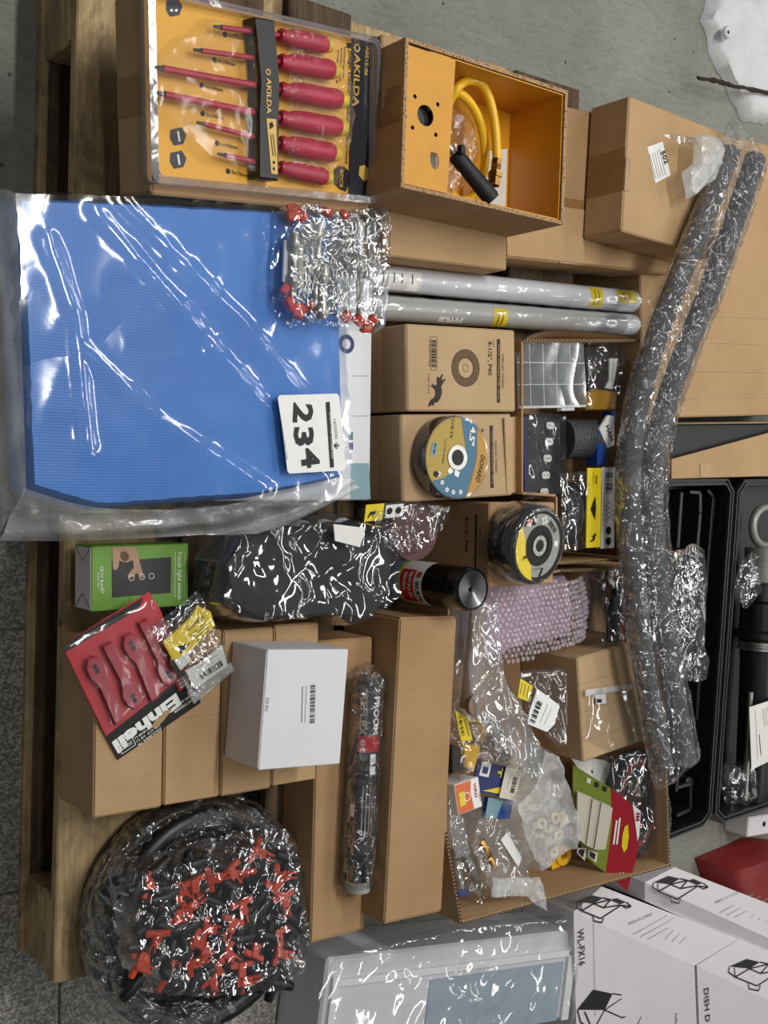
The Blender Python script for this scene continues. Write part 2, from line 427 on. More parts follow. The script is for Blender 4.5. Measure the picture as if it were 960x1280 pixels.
# ---------------------------------------------------------------- pallet
pA, pB = at(47, 0, 0), at(19, 1185, 0)            # outer lower edge on the photographer's side
ang = math.atan2(pA.y-pB.y, pA.x-pB.x)-math.pi/2
PF = wf((pB.x, pB.y, 0), ang)                     # x into the pallet, y along the visible side
PL = (pA-pB).length + .03
pal = thing('wooden_pallet', 'weathered wooden pallet on the floor under the whole pile of goods', 'pallet', None, M=PF.m)
def pbox(name, x0, x1, y0, y1, z0, z1, mt='wood', seed=0):
    mb = MB(); mb.box(x0, x1, y0, y1, z0, z1, .002)
    for v in mb.bm.verts: v.co += Vector((noise.noise(v.co*9), noise.noise(v.co*7+Vector((3, 1, 1))), 0))*.003
    return mb.build(name, M[mt], pal, PF)
pbox('bottom_board', 0, .012, 0, PL, 0, .018)
pbox('bottom_board', .012, .10, .001, PL, 0, .0175, 'wood_dark')  # inner width of the board, coloured dark for the shade under the deck
for k in range(3): pbox('block', .006, .10, [0.0, PL/2-.06, PL-.115][k], [.105, PL/2+.06, PL+.02][k], .018, .106)
for k in range(3): pbox('block', .40, .50, [0.0, PL/2-.06, PL-.115][k], [.105, PL/2+.06, PL+.02][k], .018, .106, 'wood_dark')
pbox('bottom_board', .40, .50, 0, PL, 0, .018, 'wood_dark')
pbox('bottom_board', .80, .90, 0, PL, 0, .018, 'wood_dark')
for k in range(3): pbox('block', .80, .90, [0.0, PL/2-.06, PL-.115][k], [.105, PL/2+.06, PL+.02][k], .018, .106, 'wood_dark')
for k in range(3): pbox('stringer_board', .0, .90, [0.0, PL/2-.06, PL-.115][k], [.105, PL/2+.06, PL+.02][k], .106, .122)
for k, (a, b) in enumerate(((0.0, .125), (.165, .27), (.31, .42), (.46, .57), (.61, .71), (.75, .90))):
    pbox('deck_board', a, b, -.004*(k % 2), PL+.01*(k % 3), .122, DECK, 'wood' if k < 1 else 'wood_dark')
# ---------------------------------------------------------------- cartons
def carton(label, BL, BR, TL, z, base, mt='carton', name='cardboard_carton', bev=.0025, zB=None, zD=None, py=False):
    f = Fr(BL, BR, TL, z, zB, zD, py); h = z-base
    r = froot(name, label, 'box', f, h)
    mb = MB(); mb.box(0, f.w, 0, f.h, -h, 0, bev)
    mb.build('body', M[mt], r, f)
    return r, f, h
def slab(r, f, name, x0, x1, y0, y1, z, th, mt):
    mb = MB(); mb.box(x0, x1, y0, y1, z, z+th, min(.0006, th*.4)); return mb.build(name, M[mt], r, f)
def sideslab(r, f, name, side, a0, a1, z0, z1, mt, th=.0008):
    """a flap or tape strip on a side face: side in l r d u"""
    mb = MB()
    if side == 'l': mb.box(-th, 0, a0, a1, z0, z1)
    if side == 'r': mb.box(f.w, f.w+th, a0, a1, z0, z1)
    if side == 'd': mb.box(a0, a1, -th, 0, z0, z1)
    if side == 'u': mb.box(a0, a1, f.h, f.h+th, z0, z1)
    return mb.build(name, M[mt], r, f)
# carton under the screwdriver card
r, f, h = carton('brown carton under the screwdriver blister card, at the pallet corner', (190, 243), (462, 268), (180, -16), .309, .239, 'carton2', zB=.266, zD=.333)
MB().box(.05, f.w*.8, .03, f.h-.04, -.128, -h).build('lower_body', M['carton2'], r, f)
sideslab(r, f, 'flap', 'l', f.h*.02, f.h*.42, -h+.004, -.002, 'carton'); sideslab(r, f, 'flap', 'l', f.h*.58, f.h*.98, -h+.004, -.002, 'carton'); sideslab(r, f, 'tape', 'l', f.h*.40, f.h*.60, -h+.004, -.001, 'tape', .0016)
BLISTER_Z = .3095
# carton carrying the orange box
r, f, h = carton('low brown carton under the open carton with the orange metal case', (479, 319), (634, 338), (470, 40), .235, DECK, 'carton')
# carton B and carton A at the top right
r, f, h = carton('wide taped brown carton below the carton with the small white label', (632, 322), (838, 343), (640, 118), .215, DECK, 'carton2')
slab(r, f, 'tape', .0, f.w, f.h*.30, f.h*.42, 0, .0007, 'tape'); slab(r, f, 'tape', f.w*.3, f.w*.55, 0, f.h*.30, 0, .0006, 'tape')
slab(r, f, 'flap', .002, f.w-.002, .003, f.h*.36, 0, .0018, 'carton')
r, f, h = carton('tan carton with a small white address label on top', (777, 289), (893, 322), (778, 116), .30, .2185, 'carton')
sideslab(r, f, 'tape', 'l', f.h*.30, f.h*.62, -h+.002, -.001, 'tape', .001); slab(r, f, 'tape', 0, .012, f.h*.30, f.h*.55, 0, .0006, 'tape')
sideslab(r, f, 'flap', 'l', f.h*.02, f.h*.3, -h+.002, -.002, 'carton3'); sideslab(r, f, 'flap', 'l', f.h*.62, f.h*.98, -h+.002, -.002, 'carton2')
lab = slab(r, f, 'address_label', 0, 1, 0, 1, 0, .0004, 'paper'); bpy.data.objects.remove(lab)
mb = MB(); mb.prism(f.pl([(809, 184), (828, 177), (838, 219), (819, 229)]), 0, .0006); mb.build('address_label', M['white'], r, f)
P = Print(f, .0007)
P.text('black', '502', (826, 190), (831, 206), .010, bold=.03)
for k in range(5):
    a = 824-3*k; P.line('grey_ink', [(a, 187+k*1.5), (a+8, 219+k*1.2)], .0012)
P.done(r, {'black': ('lettering', M['black']), 'grey_ink': ('small_print', M['grey_ink'])})
# big carton on the right
r, f, h = carton('large flat brown carton at the right edge behind the grey foam tubes', (803, 523), (1040, 517), (815, 150), .19, 0, 'carton')
for yy in (391, 426, 463, 497): 
    a, b = f.uv(845, yy), f.uv(1030, yy-3); mb = MB(); mb.box(a.x, b.x, a.y-.002, a.y+.002, 0, .0012, .0008); mb.build('crease', M['carton3'], r, f)
# white carton under the tarpaulin
r, f, h = carton('white carton with teal band sticking out from under the blue tarpaulin', (95, 627), (463, 625), (110, 300), .262, DECK, 'white_board', 'printed_carton')
P = Print(f)
P.poly('teal', [(438, 579), (461, 579), (463, 624), (438, 624)]); P.poly('green_ink', [(436, 540), (441, 540), (441, 550), (436, 550)]); P.poly('navy', [(436, 553), (441, 553), (441, 562), (436, 562)])
P.ring('navy', (433, 430), .007, .013, n=20)
P.line('grey_ink', [(440, 470), (461, 470)], .0008); P.line('grey_ink', [(440, 520), (461, 520)], .0008)
P.done(r, {'teal': ('teal_band', M['teal']), 'green_ink': ('printed_mark', M['green_ink']), 'navy': ('printed_mark', M['navy']), 'grey_ink': ('fold_line', M['grey_ink'])})
# three flap-disc cartons
def bull(P, key, o, ux, uy, s):
    pts = [(0, 0), (.6, 1.2), (.5, 2.4), (1.2, 2.6), (1.4, 4), (2.6, 5.2), (4.2, 5.6), (5.2, 5.0), (6.2, 5.6), (7.2, 6.8), (7.4, 6.2), (6.6, 5.2), (7.6, 5.0), (8.4, 5.6), (8.4, 4.9), (7.4, 4.2), (7.8, 3.0), (6.8, 2.8), (6.0, 3.2), (5.4, 2.2), (5.9, 1.2), (5.2, .4), (5.0, 1.4), (4.4, 2.4), (3.4, 2.8), (2.4, 2.2), (2.0, 1.0), (1.0, .2)]
    q = [(o[0]+a*ux[0]*s+b*uy[0]*s, o[1]+a*ux[1]*s+b*uy[1]*s) for a, b in pts]
    mb, z = P.mb(key, 1); qq = [P._p(p) for p in q]
    vs = [mb.bm.verts.new((p.x, p.y, z)) for p in qq]; es = [mb.bm.edges.new((vs[i], vs[(i+1) % len(vs)])) for i in range(len(vs))]
    bmesh.ops.triangle_fill(mb.bm, edges=es, use_beauty=True)
r, f, h = carton('small brown carton printed 4-1/2 P40 with a flap disc drawing and bull', (509.5, 514), (645, 514.5), (509, 404.5), .30, DECK, 'carton3', 'disc_carton')
P = Print(f)
P.poly('ink', [(621, 424), (625, 424), (625, 503.5), (621, 503.5)]); P.text('carton3', 'WOOD  STAINLESS STEEL  METAL', (622, 430), (622, 500), .003, 2)
P.text('ink', '4-1/2", P40', (610, 426), (610, 469), .0075, bold=.01); P.text('ink', 'Size', (616, 426), (616, 433), .003)
P.text('ink', 'ITEM NO: TW0500', (627, 443), (627, 485), .004)
c = f.uv(582, 460); P.px = False
P.ring('ink', c, .0258, .0266); P.ring('ink_soft', c, .0150, .0258); P.ring('ink', c, .0140, .0150); P.ring('ink', c, .0048, .0054)
P.px = True
P.line('ink', [(538, 421), (546, 421), (546, 462.5), (538, 462.5), (538, 421)], .0007); P.bars('ink', (542, 425), (542, 460), .0085, n=30); P.text('ink', '6 923450 712045', (536, 425), (536, 458), .002)
bull(P, 'ink', (535, 509), (.4, -5), (2.8, .2), 1); P.text('ink', 'TIGER KILLER', (535, 467), (535, 492), .0022)
P.done(r, {'ink': ('lettering', M['ink']), 'ink_soft': ('disc_drawing', M['ink_soft']), 'carton3': ('reversed_lettering', M['carton3'])})
sideslab(r, f, 'flap', 'l', f.h*.02, f.h*.98, -.055, -.004, 'carton2')
r, f, h = carton('small brown carton under the blue and yellow cutting disc stack', (504, 628), (641, 619), (502, 518), .29, DECK, 'carton3', 'disc_carton')
P = Print(f)
P.poly('ink', [(612, 532), (616, 532), (617, 610), (613, 610)]); P.text('carton3', 'WOOD  STAINLESS STEEL  METAL', (613.5, 538), (614.5, 606), .003, 2)
P.text('ink', '4', (601, 535), (601, 540), .006); P.text('ink', 'ITEM NO: TW0500', (618, 551), (619, 591), .004)
P.done(r, {'ink': ('lettering', M['ink']), 'carton3': ('reversed_lettering', M['carton3'])})
mb = MB(); g = Fr((634, 618), (652, 613), (634, 522), .291, .27, .291); mb.box(0, g.w, 0, g.h, -.002, 0); mb.build('flap', M['carton3'], r, g)
sideslab(r, f, 'flap', 'l', f.h*.02, f.h*.98, -.055, -.004, 'carton2')
DISC2 = f
r, f, h = carton('small brown carton beside the spray can, flap disc stack on its top', (610, 735), (692, 730), (609, 628), .30, DECK, 'carton2', 'disc_carton')
DISC3 = f
g = wf(); g.m = f.m @ Matrix.Translation((-.0003, 0, 0)) @ Matrix(((0, 0, -1, 0), (0, 1, 0, 0), (1, 0, 0, 0), (0, 0, 0, 1))); g.mi = g.m.inverted(); g.o = g.m.translation; g.Z = -f.X
P = Print(g); P.px = False
P.poly('ink', [(-.030, f.h*.15), (-.026, f.h*.15), (-.026, f.h*.85), (-.030, f.h*.85)]); P.text('ink', '4-1/2", P40', (-.052, f.h*.82), (-.052, f.h*.4), .0075, bold=.01); P.text('ink', 'ITEM NO: TW0500', (-.021, f.h*.7), (-.021, f.h*.35), .004)
P.done(r, {'ink': ('lettering', M['ink'])})
# row of four tan cartons
TLs, TRs, BLs, BRs = Vector((119, 798)), Vector((409, 795)), Vector((115, 1024)), Vector((398, 976))
fa = Fr(BLs, BRs, TLs, .245)
names4 = ['tan carton under the red blade card, outermost of the row', 'tan carton second from the pallet edge in the row of four', 'tan carton third in the row, partly under the white box', 'tan carton last in the row, under the right side of the white box']
for k in range(4):
    ax = [0, .285, .535, .775, 1.0]
    x0, x1 = fa.w*ax[k]+.0012, fa.w*ax[k+1]-.0012; dz = [0, -.001, -.002, -.004][k]
    c = fa.m @ Vector(((x0+x1)/2, fa.h/2, DECK-.245)); Mx = fa.m.copy(); Mx.translation = c
    r = thing('cardboard_carton', names4[k], 'box', None, None, Mx)
    mb = MB(); mb.box(x0, x1, [0, .001, 0, .002][k], fa.h-[.004, 0, .002, 0][k], DECK-.245, dz, .0025); mb.build('body', M['carton'], r, fa)
    mb = MB(); mb.box(x0+.002, x1-.002, fa.h*.0+.003, fa.h*.5-.0006, dz, dz+.0007); mb.build('flap', M['carton'], r, fa)
    mb = MB(); mb.box(x0+.002, x1-.002, fa.h*.5+.0006, fa.h-.006, dz, dz+.0007); mb.build('flap', M['carton'], r, fa)
ROW_Z = .2458
# long cartons
r, f, h = carton('long narrow tan carton standing upright beside the wrapped bottle', (480, 1154), (552, 1138), (504, 773), .275, DECK, 'carton2', 'long_carton')
mb = MB(); mb.box(.002, f.w-.002, .002, f.h-.003, 0, .0007); mb.build('flap', M['carton2'], r, f)
sideslab(r, f, 'flap', 'd', .002, f.w-.002, -h+.01, -.002, 'carton2', .0015); sideslab(r, f, 'flap', 'u', .002, f.w-.002, -h+.01, -.002, 'carton2', .0015)
r, f, h = carton('low long tan carton under the wrapped bottle', (388, 1178), (456, 1150), (398, 801), .222, DECK, 'carton2', 'long_carton', py=True)
mb = MB(); mb.box(.002, f.w-.002, .002, f.h-.003, 0, .0007); mb.build('flap', M['carton2'], r, f)
sideslab(r, f, 'flap', 'd', .002, f.w-.002, -h+.004, -.002, 'carton2', .0015)
# white box on the row
r, f, h = carton('white box with a bar code lying on the tan carton row', (323, 963), (425, 955), (336, 812), .332, ROW_Z+.0005, 'white_board', 'white_box', .0012)
sideslab(r, f, 'end_flap', 'l', .003, f.h-.003, -h+.003, -.0015, 'white_side', .0008)
P = Print(f); P.bars('black', (391, 856), (390, 904), .0075, n=34); P.line('grey_ink', [(383, 857), (381, 903)], .0008); P.line('grey_ink', [(378, 858), (377, 903)], .0016)
P.text('black', 'C22 EC2', (333, 872), (331, 889), .004)
P.done(r, {'black': ('bar_code', M['black']), 'grey_ink': ('small_print', M['grey_ink'])})
# ---------------------------------------------------------------- more materials
M['card_yellow'] = pmat('yellow_card', 'e0a52e', .4, .05, 300)
M['card_black'] = pmat('black_card', '2b2b33', .4, .12, 90)
M['gold'] = pmat('gold_print', 'd8b25a', .4, .05)
M['tool_red'] = pmat('red_insulated_grip', 'b4243f', .35, .12, 30)
M['tool_yellow'] = pmat('yellow_grip_end', 'd8bc2c', .35, .08)
M['smoke_rim'] = film_mat('smoky_blister_rim', .30, (.72, .71, .74), 8, .15, .12, 1.3, (.55, .53, .58))
M['orange_metal'] = pmat('orange_powder_coat', 'd9981f', .38, .10, 14, bump=.05)
M['hose_yellow'] = pmat('yellow_hose', 'f2bd1c', .35, .06)
M['tarp'] = None
def tarp_mat():
    t = NT('blue_woven_tarpaulin'); c = t.n('ShaderNodeTexCoord').outputs['Object']
    w1 = t.n('ShaderNodeTexWave', Vector=c, Scale=95.0, Distortion=.3, _bands_direction='X').outputs[1]; w2 = t.n('ShaderNodeTexWave', Vector=c, Scale=95.0, Distortion=.3, _bands_direction='Y').outputs[1]
    n = t.noise(c, 9, 4); g = t.math('ADD', w1, w2)
    col = t.mix(t.ramp(n, [(.3, 0.0), (.7, 1.0)]), '2b72c6', '3883d6'); col = t.mix(t.math('MULTIPLY', g, .09), col, '1d569f')
    b = t.n('ShaderNodeBsdfPrincipled', Base__Color=col, Roughness=.42, Normal=t.bump(g, .12, .001)); return t.done(b.outputs[0])
M['tarp'] = tarp_mat()
def dirM(p, d): return Matrix.Translation(p) @ Vector(d).to_track_quat('Z', 'Y').to_matrix().to_4x4()
def clip(poly, conv):
    out = [Vector(p) for p in poly]; A = [Vector(p) for p in conv]
    if sum(a.x*b.y-b.x*a.y for a, b in zip(A, A[1:]+A[:1])) < 0: A.reverse()
    for a, b in zip(A, A[1:]+A[:1]):
        inp, out = out, []; e = b-a
        side = lambda p: e.x*(p.y-a.y)-e.y*(p.x-a.x)
        for p, q in zip(inp, inp[1:]+inp[:1]):
            sp, sq = side(p), side(q)
            if sp >= 0: out.append(p)
            if (sp >= 0) != (sq >= 0): out.append(p.lerp(q, sp/(sp-sq)))
        if not out: return []
    return out
def circ(c, r, n=48): return [Vector((c[0]+r*math.cos(2*math.pi*i/n), c[1]+r*math.sin(2*math.pi*i/n))) for i in range(n)]
def rrect(w, h, r, x0=0, y0=0, n=5):
    o = []
    for cx, cy, a in ((w-r, r, -90), (w-r, h-r, 0), (r, h-r, 90), (r, r, 180)):
        o += [(x0+cx+r*math.cos(math.radians(a+90*k/n)), y0+cy+r*math.sin(math.radians(a+90*k/n))) for k in range(n+1)]
    return o
# ---------------------------------------------------------------- screwdriver blister pack
f = Fr((181, 231), (467, 257), (176, -19), BLISTER_Z+.0065, .2715, .3415)
r = froot('screwdriver_set', 'yellow and black blister card of six red insulated screwdrivers', 'tool set', f, .004)
mb = MB(); mb.prism(rrect(f.w-.008, f.h-.008, .006, .004, .004), -.0035, 0); mb.build('card', M['card_yellow'], r, f)
P = Print(f)
W, H = f.w, f.h
def pxp(l, h=0): return f.pl(l, h)
P.px = False
P.poly('card_black', [(W-.048, .005), (W-.005, .005), (W-.005, H-.005), (W-.044, H-.005)]); P.poly('card_black', [(.010, .005), (.019, .005), (.016, H-.005), (.010, H-.005)])
P.px = True
P.text('gold', 'AKILDA', (443, 66), (441, 133), .0105, bold=.02); P.ring('gold', (446, 60), .0035, .0058, 1, 6); P.text('gold', 'A0515-06', (457, 57), (455, 94), .0065, bold=.02)
P.text('gold', 'www.akilda.cn', (194, -4), (194, 32), .0032)
P.text('black', 'Juego Destornilladores Eléctricos', (436, 62), (431, 205), .0058, bold=.02); P.poly('black', [(433, 53), (439, 54), (439, 61), (433, 60)])
for k, s in enumerate(('Screwdriver Set', 'Ensemble Tournevis', 'Juego de 6')): P.text('black', s, (430-k*4, 58+k*2), (428-k*4, 98+k*3), .003, bold=.015)
P.poly('black', [(417, 212), (423, 207), (430, 208), (436, 214), (437, 228), (432, 240), (425, 237), (417, 230)]); P.text('gold', '6PCS', (425, 212), (424, 234), .0055, 2, .02)
P.poly('gold', [(449, 208), (455, 206), (461, 213), (461, 222), (455, 227), (448, 219)], 1)
P.poly('black', [(457, 137), (461, 138), (461, 147), (465, 153), (461, 160), (461, 170), (457, 170)], 2)
def badge(cx, cy): P.poly('card_black', [(cx-9, cy-9), (cx+5, cy-12), (cx+11, cy-2), (cx+7, cy+9), (cx-5, cy+11), (cx-10, cy+2)], 0)
badge(217, 10); P.poly('white', [(213, 11), (216, 12), (215, 15), (212, 14)], 1); P.poly('white', [(219, 11), (222, 12), (221, 15), (218, 14)], 1)
for cy in (171, 200): badge(222, cy); P.line('paper', [(222, cy-7), (224, cy+6)], .0026, 1)
drv = [((267, 33), (322, 43), (349, 44), (415, 58), '5x75mm', (281, 43)), ((242, 62), (318, 75), (349, 77), (423, 89), '4x100mm', (268, 75)), ((193, 84), (312, 104), (349, 112), (434, 126), '6x150mm', (252, 107)), ((195, 116), (313, 137), (349, 147), (433, 161), '2x150mm', (253, 142)), ((246, 153), (318, 167), (349, 179), (424, 193), '1x100mm', (271, 179)), ((272, 192), (323, 202), (349, 209), (414, 223), '0x75mm', (285, 214))]
for i, (tip, sh, h0, h1, tx, tp) in enumerate(drv):
    P.ring('black', tp, 0, .0034, 0, 12); P.text('black', tx, (tp[0]+4, tp[1]+3), (tp[0]+26, tp[1]+8), .0044, 0, .02)
P.done(r, {'card_black': ('header_band', M['card_black']), 'gold': ('gold_lettering', M['gold']), 'black': ('black_lettering', M['black']), 'white': ('badge_detail', M['white']), 'paper': ('badge_detail', M['paper'])})
for i, (tip, sh, h0, h1, tx, tp) in enumerate(drv):
    zc = .013; a, b, c, d = (Vector((*f.uv(*q, zc), zc)) for q in (tip, sh, h0, h1)); L = (d-c).length; R = .0112 if i in (0, 5) else .0130
    d = c+(b-a).normalized()*L if False else d
    mb = MB(); mb.lathe([(0, 0), (R*.62, 0), (R*.78, L*.04), (R*.66, L*.12), (R*.9, L*.22), (R, L*.42), (R*.96, L*.62), (R, L*.8), (R*.8, L*.9), (0, L*.92)], 16, dirM(c, d-c))
    hd = mb.build('screwdriver_handle', M['tool_red'], r, f, 1)
    mb = MB(); mb.lathe([(R*.83, L*.80), (R*.88, L*.9), (R*.72, L*.97), (R*.3, L), (0, L)], 16, dirM(c, d-c)); mb.build('handle_end', M['tool_yellow'], hd, f, 1)
    rs = .0042 if i in (2, 3) else .0032
    u = (c-a).normalized(); e = a+u*.011
    mb = MB(); mb.tube([e, c], rs, 10); mb.build('shaft', M['tool_red'], hd, f, 1)
    mb = MB(); mb.tube([a, e], [rs*.5, rs*.72], 8, flat=.6); mb.build('blade_tip', M['black_plastic'], hd, f, 1)
# holder bar across the screwdrivers
hp = [(319, 21), (343, 25), (350, 100), (350, 130), (348, 226), (325, 223), (324, 140), (326, 100)]
mb = MB(); mb.prism(f.pl(hp, .024), .0015, .024, .002); hb = mb.build('holder_bar', M['black_plastic'], r, f)
P = Print(f, .0242); P.text('gold', 'AKILDA', (333, 97), (333, 142), .0075, bold=.02); P.ring('gold', (335, 90), .0025, .004, 1, 6); P.poly('gold', [(333, 148), (345, 149), (347, 218), (339, 217)])
for k in range(2): P.line('ink', [(338+k*3, 168), (341+k*3, 195)], .0012, 1)
P.ring('ink', (342, 203), 0, .002, 1, 10); P.ring('ink', (342, 211), 0, .002, 1, 10); P.poly('ink', [(336, 154), (340, 152), (342, 158), (337, 162)], 1)
P.done(r, {'gold': ('holder_label', M['gold']), 'ink': ('holder_print', M['ink'])})
# clear shell: rim and domes
mb = MB(); o = rrect(W, H, .014); i_ = rrect(W-.020, H-.020, .010, .010, .010)
n = len(o); A = [mb.bm.verts.new((*p, -.003)) for p in o]; B = [mb.bm.verts.new((*(Vector(p)*.99+Vector((W, H))*.005), .012)) for p in o]; C = [mb.bm.verts.new((*p, .014)) for p in i_]; D = [mb.bm.verts.new((*(Vector(p)*.98+Vector((W, H))*.01), .003)) for p in i_]
for a, b in ((A, B), (B, C), (C, D)):
    for k in range(n): mb.bm.faces.new((a[k], a[(k+1) % n], b[(k+1) % n], b[k]))
mb.build('clear_shell_rim', M['smoke_rim'], r, f, 1)
def hfh(x, y):
    return .0285
mb = pillow(f.pl([(345, 24), (425, 46), (436, 120), (434, 170), (418, 236), (345, 226)], .01), .03, 80, 20, hf=lambda x, y: .026+.003*math.sin(y*190), amp=.002, sc=40, seed=3, under=False, power=6); mb.build('clear_blister', M['pack_clear'], r, f, 1)
mb = pillow(f.pl([(190, 70), (262, 22), (318, 30), (320, 222), (262, 205), (188, 135)], .01), .014, 60, 16, hf=lambda x, y: .0185, amp=.001, sc=30, seed=4, under=False, power=7); mb.build('clear_blister', M['pack_clear'], r, f, 1)
# ---------------------------------------------------------------- open carton with orange metal case
OZ, OB = .352, .2355
f = Fr((501, 234), (704, 281), (508, 46.5), OZ); W, H = f.w, f.h; D = OZ-OB
r = froot('open_carton', 'open torn brown carton holding the orange metal case and hose', 'box', f, D)
def wall(nm, x0, x1, y0, y1): MB().box(x0, x1, y0, y1, -D, 0).build(nm, M['carton2'], r, f)
t = .005
wall('side_panel', 0, t, 0, H); wall('side_panel', W-t, W, 0, H); wall('side_panel', t, W-t, 0, t); wall('side_panel', t, W-t, H-t, H)
MB().box(t, W-t, t, H-t, -D, -D+.003).build('bottom_panel', M['carton_in'], r, f)
R = random.Random(3); mb = MB()
for (a, b) in (((0, 0), (W, 0)), ((W, 0), (W, H)), ((W, H), (0, H)), ((0, H), (0, 0))):
    a, b = Vector(a), Vector(b); nn = int((b-a).length/.004)
    for k in range(nn):
        p = a.lerp(b, (k+R.random())/nn); c = Vector((W/2, H/2)); q = p+(c-p).normalized()*R.uniform(.0005, .005); s_ = R.uniform(.0006, .0018)
        mb.box(-s_, s_, -s_*.6, s_*.6, 0, R.uniform(.0006, .0022), M=Matrix.Translation((q.x, q.y, -.0005)) @ Matrix.Rotation(R.random()*6, 4, 'Z') @ Matrix.Rotation(R.uniform(-.5, .5), 4, 'X'))
tag(mb.build('torn_edge_fibres', M['fluting'], r, f), kind='stuff')
MB().box(-.0008, 0, H*.45, H*.7, -D+.002, -.004).build('tape', M['tape'], r, f)
# metal case
g = f; r2 = thing('metal_case', 'orange sheet metal case with punched front panel inside the torn open carton', 'case', None, None, Matrix.Translation(f.m @ Vector((W/2, H/2, -D+.004))) @ f.m.to_3x3().to_4x4())
x0, x1, y0, y1, zb = .0065, W-.0065, .0065, H-.0065, -D+.0035
MB().box(x0, x1, y0, y1, zb, zb+.0015).build('floor_sheet', M['orange_metal'], r2, f)
MB().box(x1-.0015, x1, y0, y1, zb, -.003).build('wall_sheet', M['orange_metal'], r2, f)
MB().box(x0, x1, y1-.0015, y1, zb, -.002).build('wall_sheet', M['orange_metal'], r2, f)
MB().box(x0, x1, y0, y0+.0015, zb, -.004).build('wall_sheet', M['orange_metal'], r2, f)
pe = f.uv(571, 69).x, f.uv(560, 242).x
mb = MB(); zt = -.002
loops = [[Vector((x0, y0)), Vector((pe[1], y0)), Vector((pe[0], y1)), Vector((x0, y1))]]
for (cx, cy, rr) in ((533, 144, .0138), (520, 120, .003), (548.5, 130, .003), (517, 159, .003), (546, 168, .003)):
    loops.append(circ(f.uv(cx, cy), rr, 20 if rr > .01 else 10))
c = f.uv(543.7, 200.6); loops.append([Vector((c.x+dx, c.y+dy)) for dx, dy in ((-.006, .011), (.004, .011), (.008, .005), (.008, -.006), (.003, -.011), (-.003, -.009), (-.007, 0))])
es = []
for L in loops:
    vs = [mb.bm.verts.new((p.x, p.y, zt)) for p in L]; es += [mb.bm.edges.new((vs[k], vs[(k+1) % len(vs)])) for k in range(len(vs))]
bmesh.ops.triangle_fill(mb.bm, edges=es, use_beauty=True); bmesh.ops.recalc_face_normals(mb.bm, faces=mb.bm.faces)
ret = bmesh.ops.extrude_face_region(mb.bm, geom=list(mb.bm.faces)); bmesh.ops.translate(mb.bm, vec=(0, 0, -.0016), verts=[v for v in ret['geom'] if isinstance(v, bmesh.types.BMVert)])
bmesh.ops.recalc_face_normals(mb.bm, faces=mb.bm.faces)
mb.build('punched_panel', M['orange_metal'], r2, f)
pq = f.pl([(506, 108), (556, 116), (553, 184), (504, 176)], -.012); MB().prism(pq, -.03, -.012).build('hole_shade_block', M['black_plastic'], r2, f)  # added black block, makes the punched holes read as dark as shade
pq = f.pl([(530, 190), (556, 190), (554, 214), (530, 214)], -.015); MB().prism(pq, -.03, -.018).build('white_packing', M['paper'], r2, f)
P = Print(f, zb+.002); P.poly('paper', [(602, 190), (634, 186), (632, 258), (604, 256)]); P.done(r2, {'paper': ('instruction_sheet', M['paper'])})
def ip(px, py, h): return Vector((*f.uv(px, py, h), h))
hz = -.045
hs = thing('gas_hose', 'yellow gas hose with brass nut coiled in the orange case', 'hose', f.m @ ip(606, 160, -D+.006))
path = smooth_path([ip(558, 135, hz-.02), ip(570, 112, hz), ip(584, 101, hz), ip(600, 104, hz), ip(612, 125, hz), ip(619, 160, hz), ip(621.5, 203, hz)])
MB().tube(path, .0068, 12).build('hose', M['hose_yellow'], hs, f, 1)
path = smooth_path([ip(558, 125, hz-.03), ip(574, 117, hz-.012), ip(590, 132, hz-.012), ip(601, 156, hz-.015), ip(606, 185, hz-.02), ip(605, 212, hz-.03), ip(596, 238, hz-.045), ip(578, 252, hz-.05), ip(562, 240, hz-.055)])
MB().tube(path, .0066, 12).build('hose', M['hose_yellow'], hs, f, 1)
a, b = ip(621, 199, hz), ip(617, 232, hz); L = (b-a).length
MB().lathe([(0, 0), (.0078, 0), (.0078, L*.2), (.0068, L*.24), (.0082, L*.3), (.0068, L*.36), (.0082, L*.42), (.0078, L*.5), (.011, L*.52), (.011, L*.68), (.0095, L*.7), (.0095, L), (.006, L), (.006, L*.8)], 6, dirM(a, b-a)).build('brass_nut', M['brass'], hs, f)
tr = thing('torch_handle', 'black torch handle with silver neck leaning in the orange case', 'torch', f.m @ ip(595, 225, -.06))
a, b = ip(568, 192, -.025), ip(616, 250, -.004); L = (b-a).length
MB().lathe([(0, 0), (.009, 0), (.0115, L*.05), (.0115, L*.25), (.0108, L*.3), (.0118, L*.6), (.012, L*.95), (.0105, L), (0, L)], 18, dirM(a, b-a)).build('grip', M['rubber'], tr, f, 1)
a2 = a-(b-a).normalized()*.014; MB().tube([a2, a], .005, 12).build('neck', M['steel'], tr, f, 1)
mb = MB(); k = ip(574, 188, -.014); mb.box(-.004, .004, -.006, .006, 0, .009, .001, Matrix.Translation(k)); mb.build('lever', M['rubber'], tr, f)
mb = pillow(f.pl([(566, 128), (590, 138), (602, 170), (600, 205), (580, 240), (560, 236), (562, 180)], -.06), .03, 60, 14, amp=.008, sc=40, seed=9, zb=-.085)
tag(mb.build('small_plastic_bag', M['film_fine'], None, f, 1), 'crumpled clear bag lying under the torch handle in the orange case', 'plastic bag')
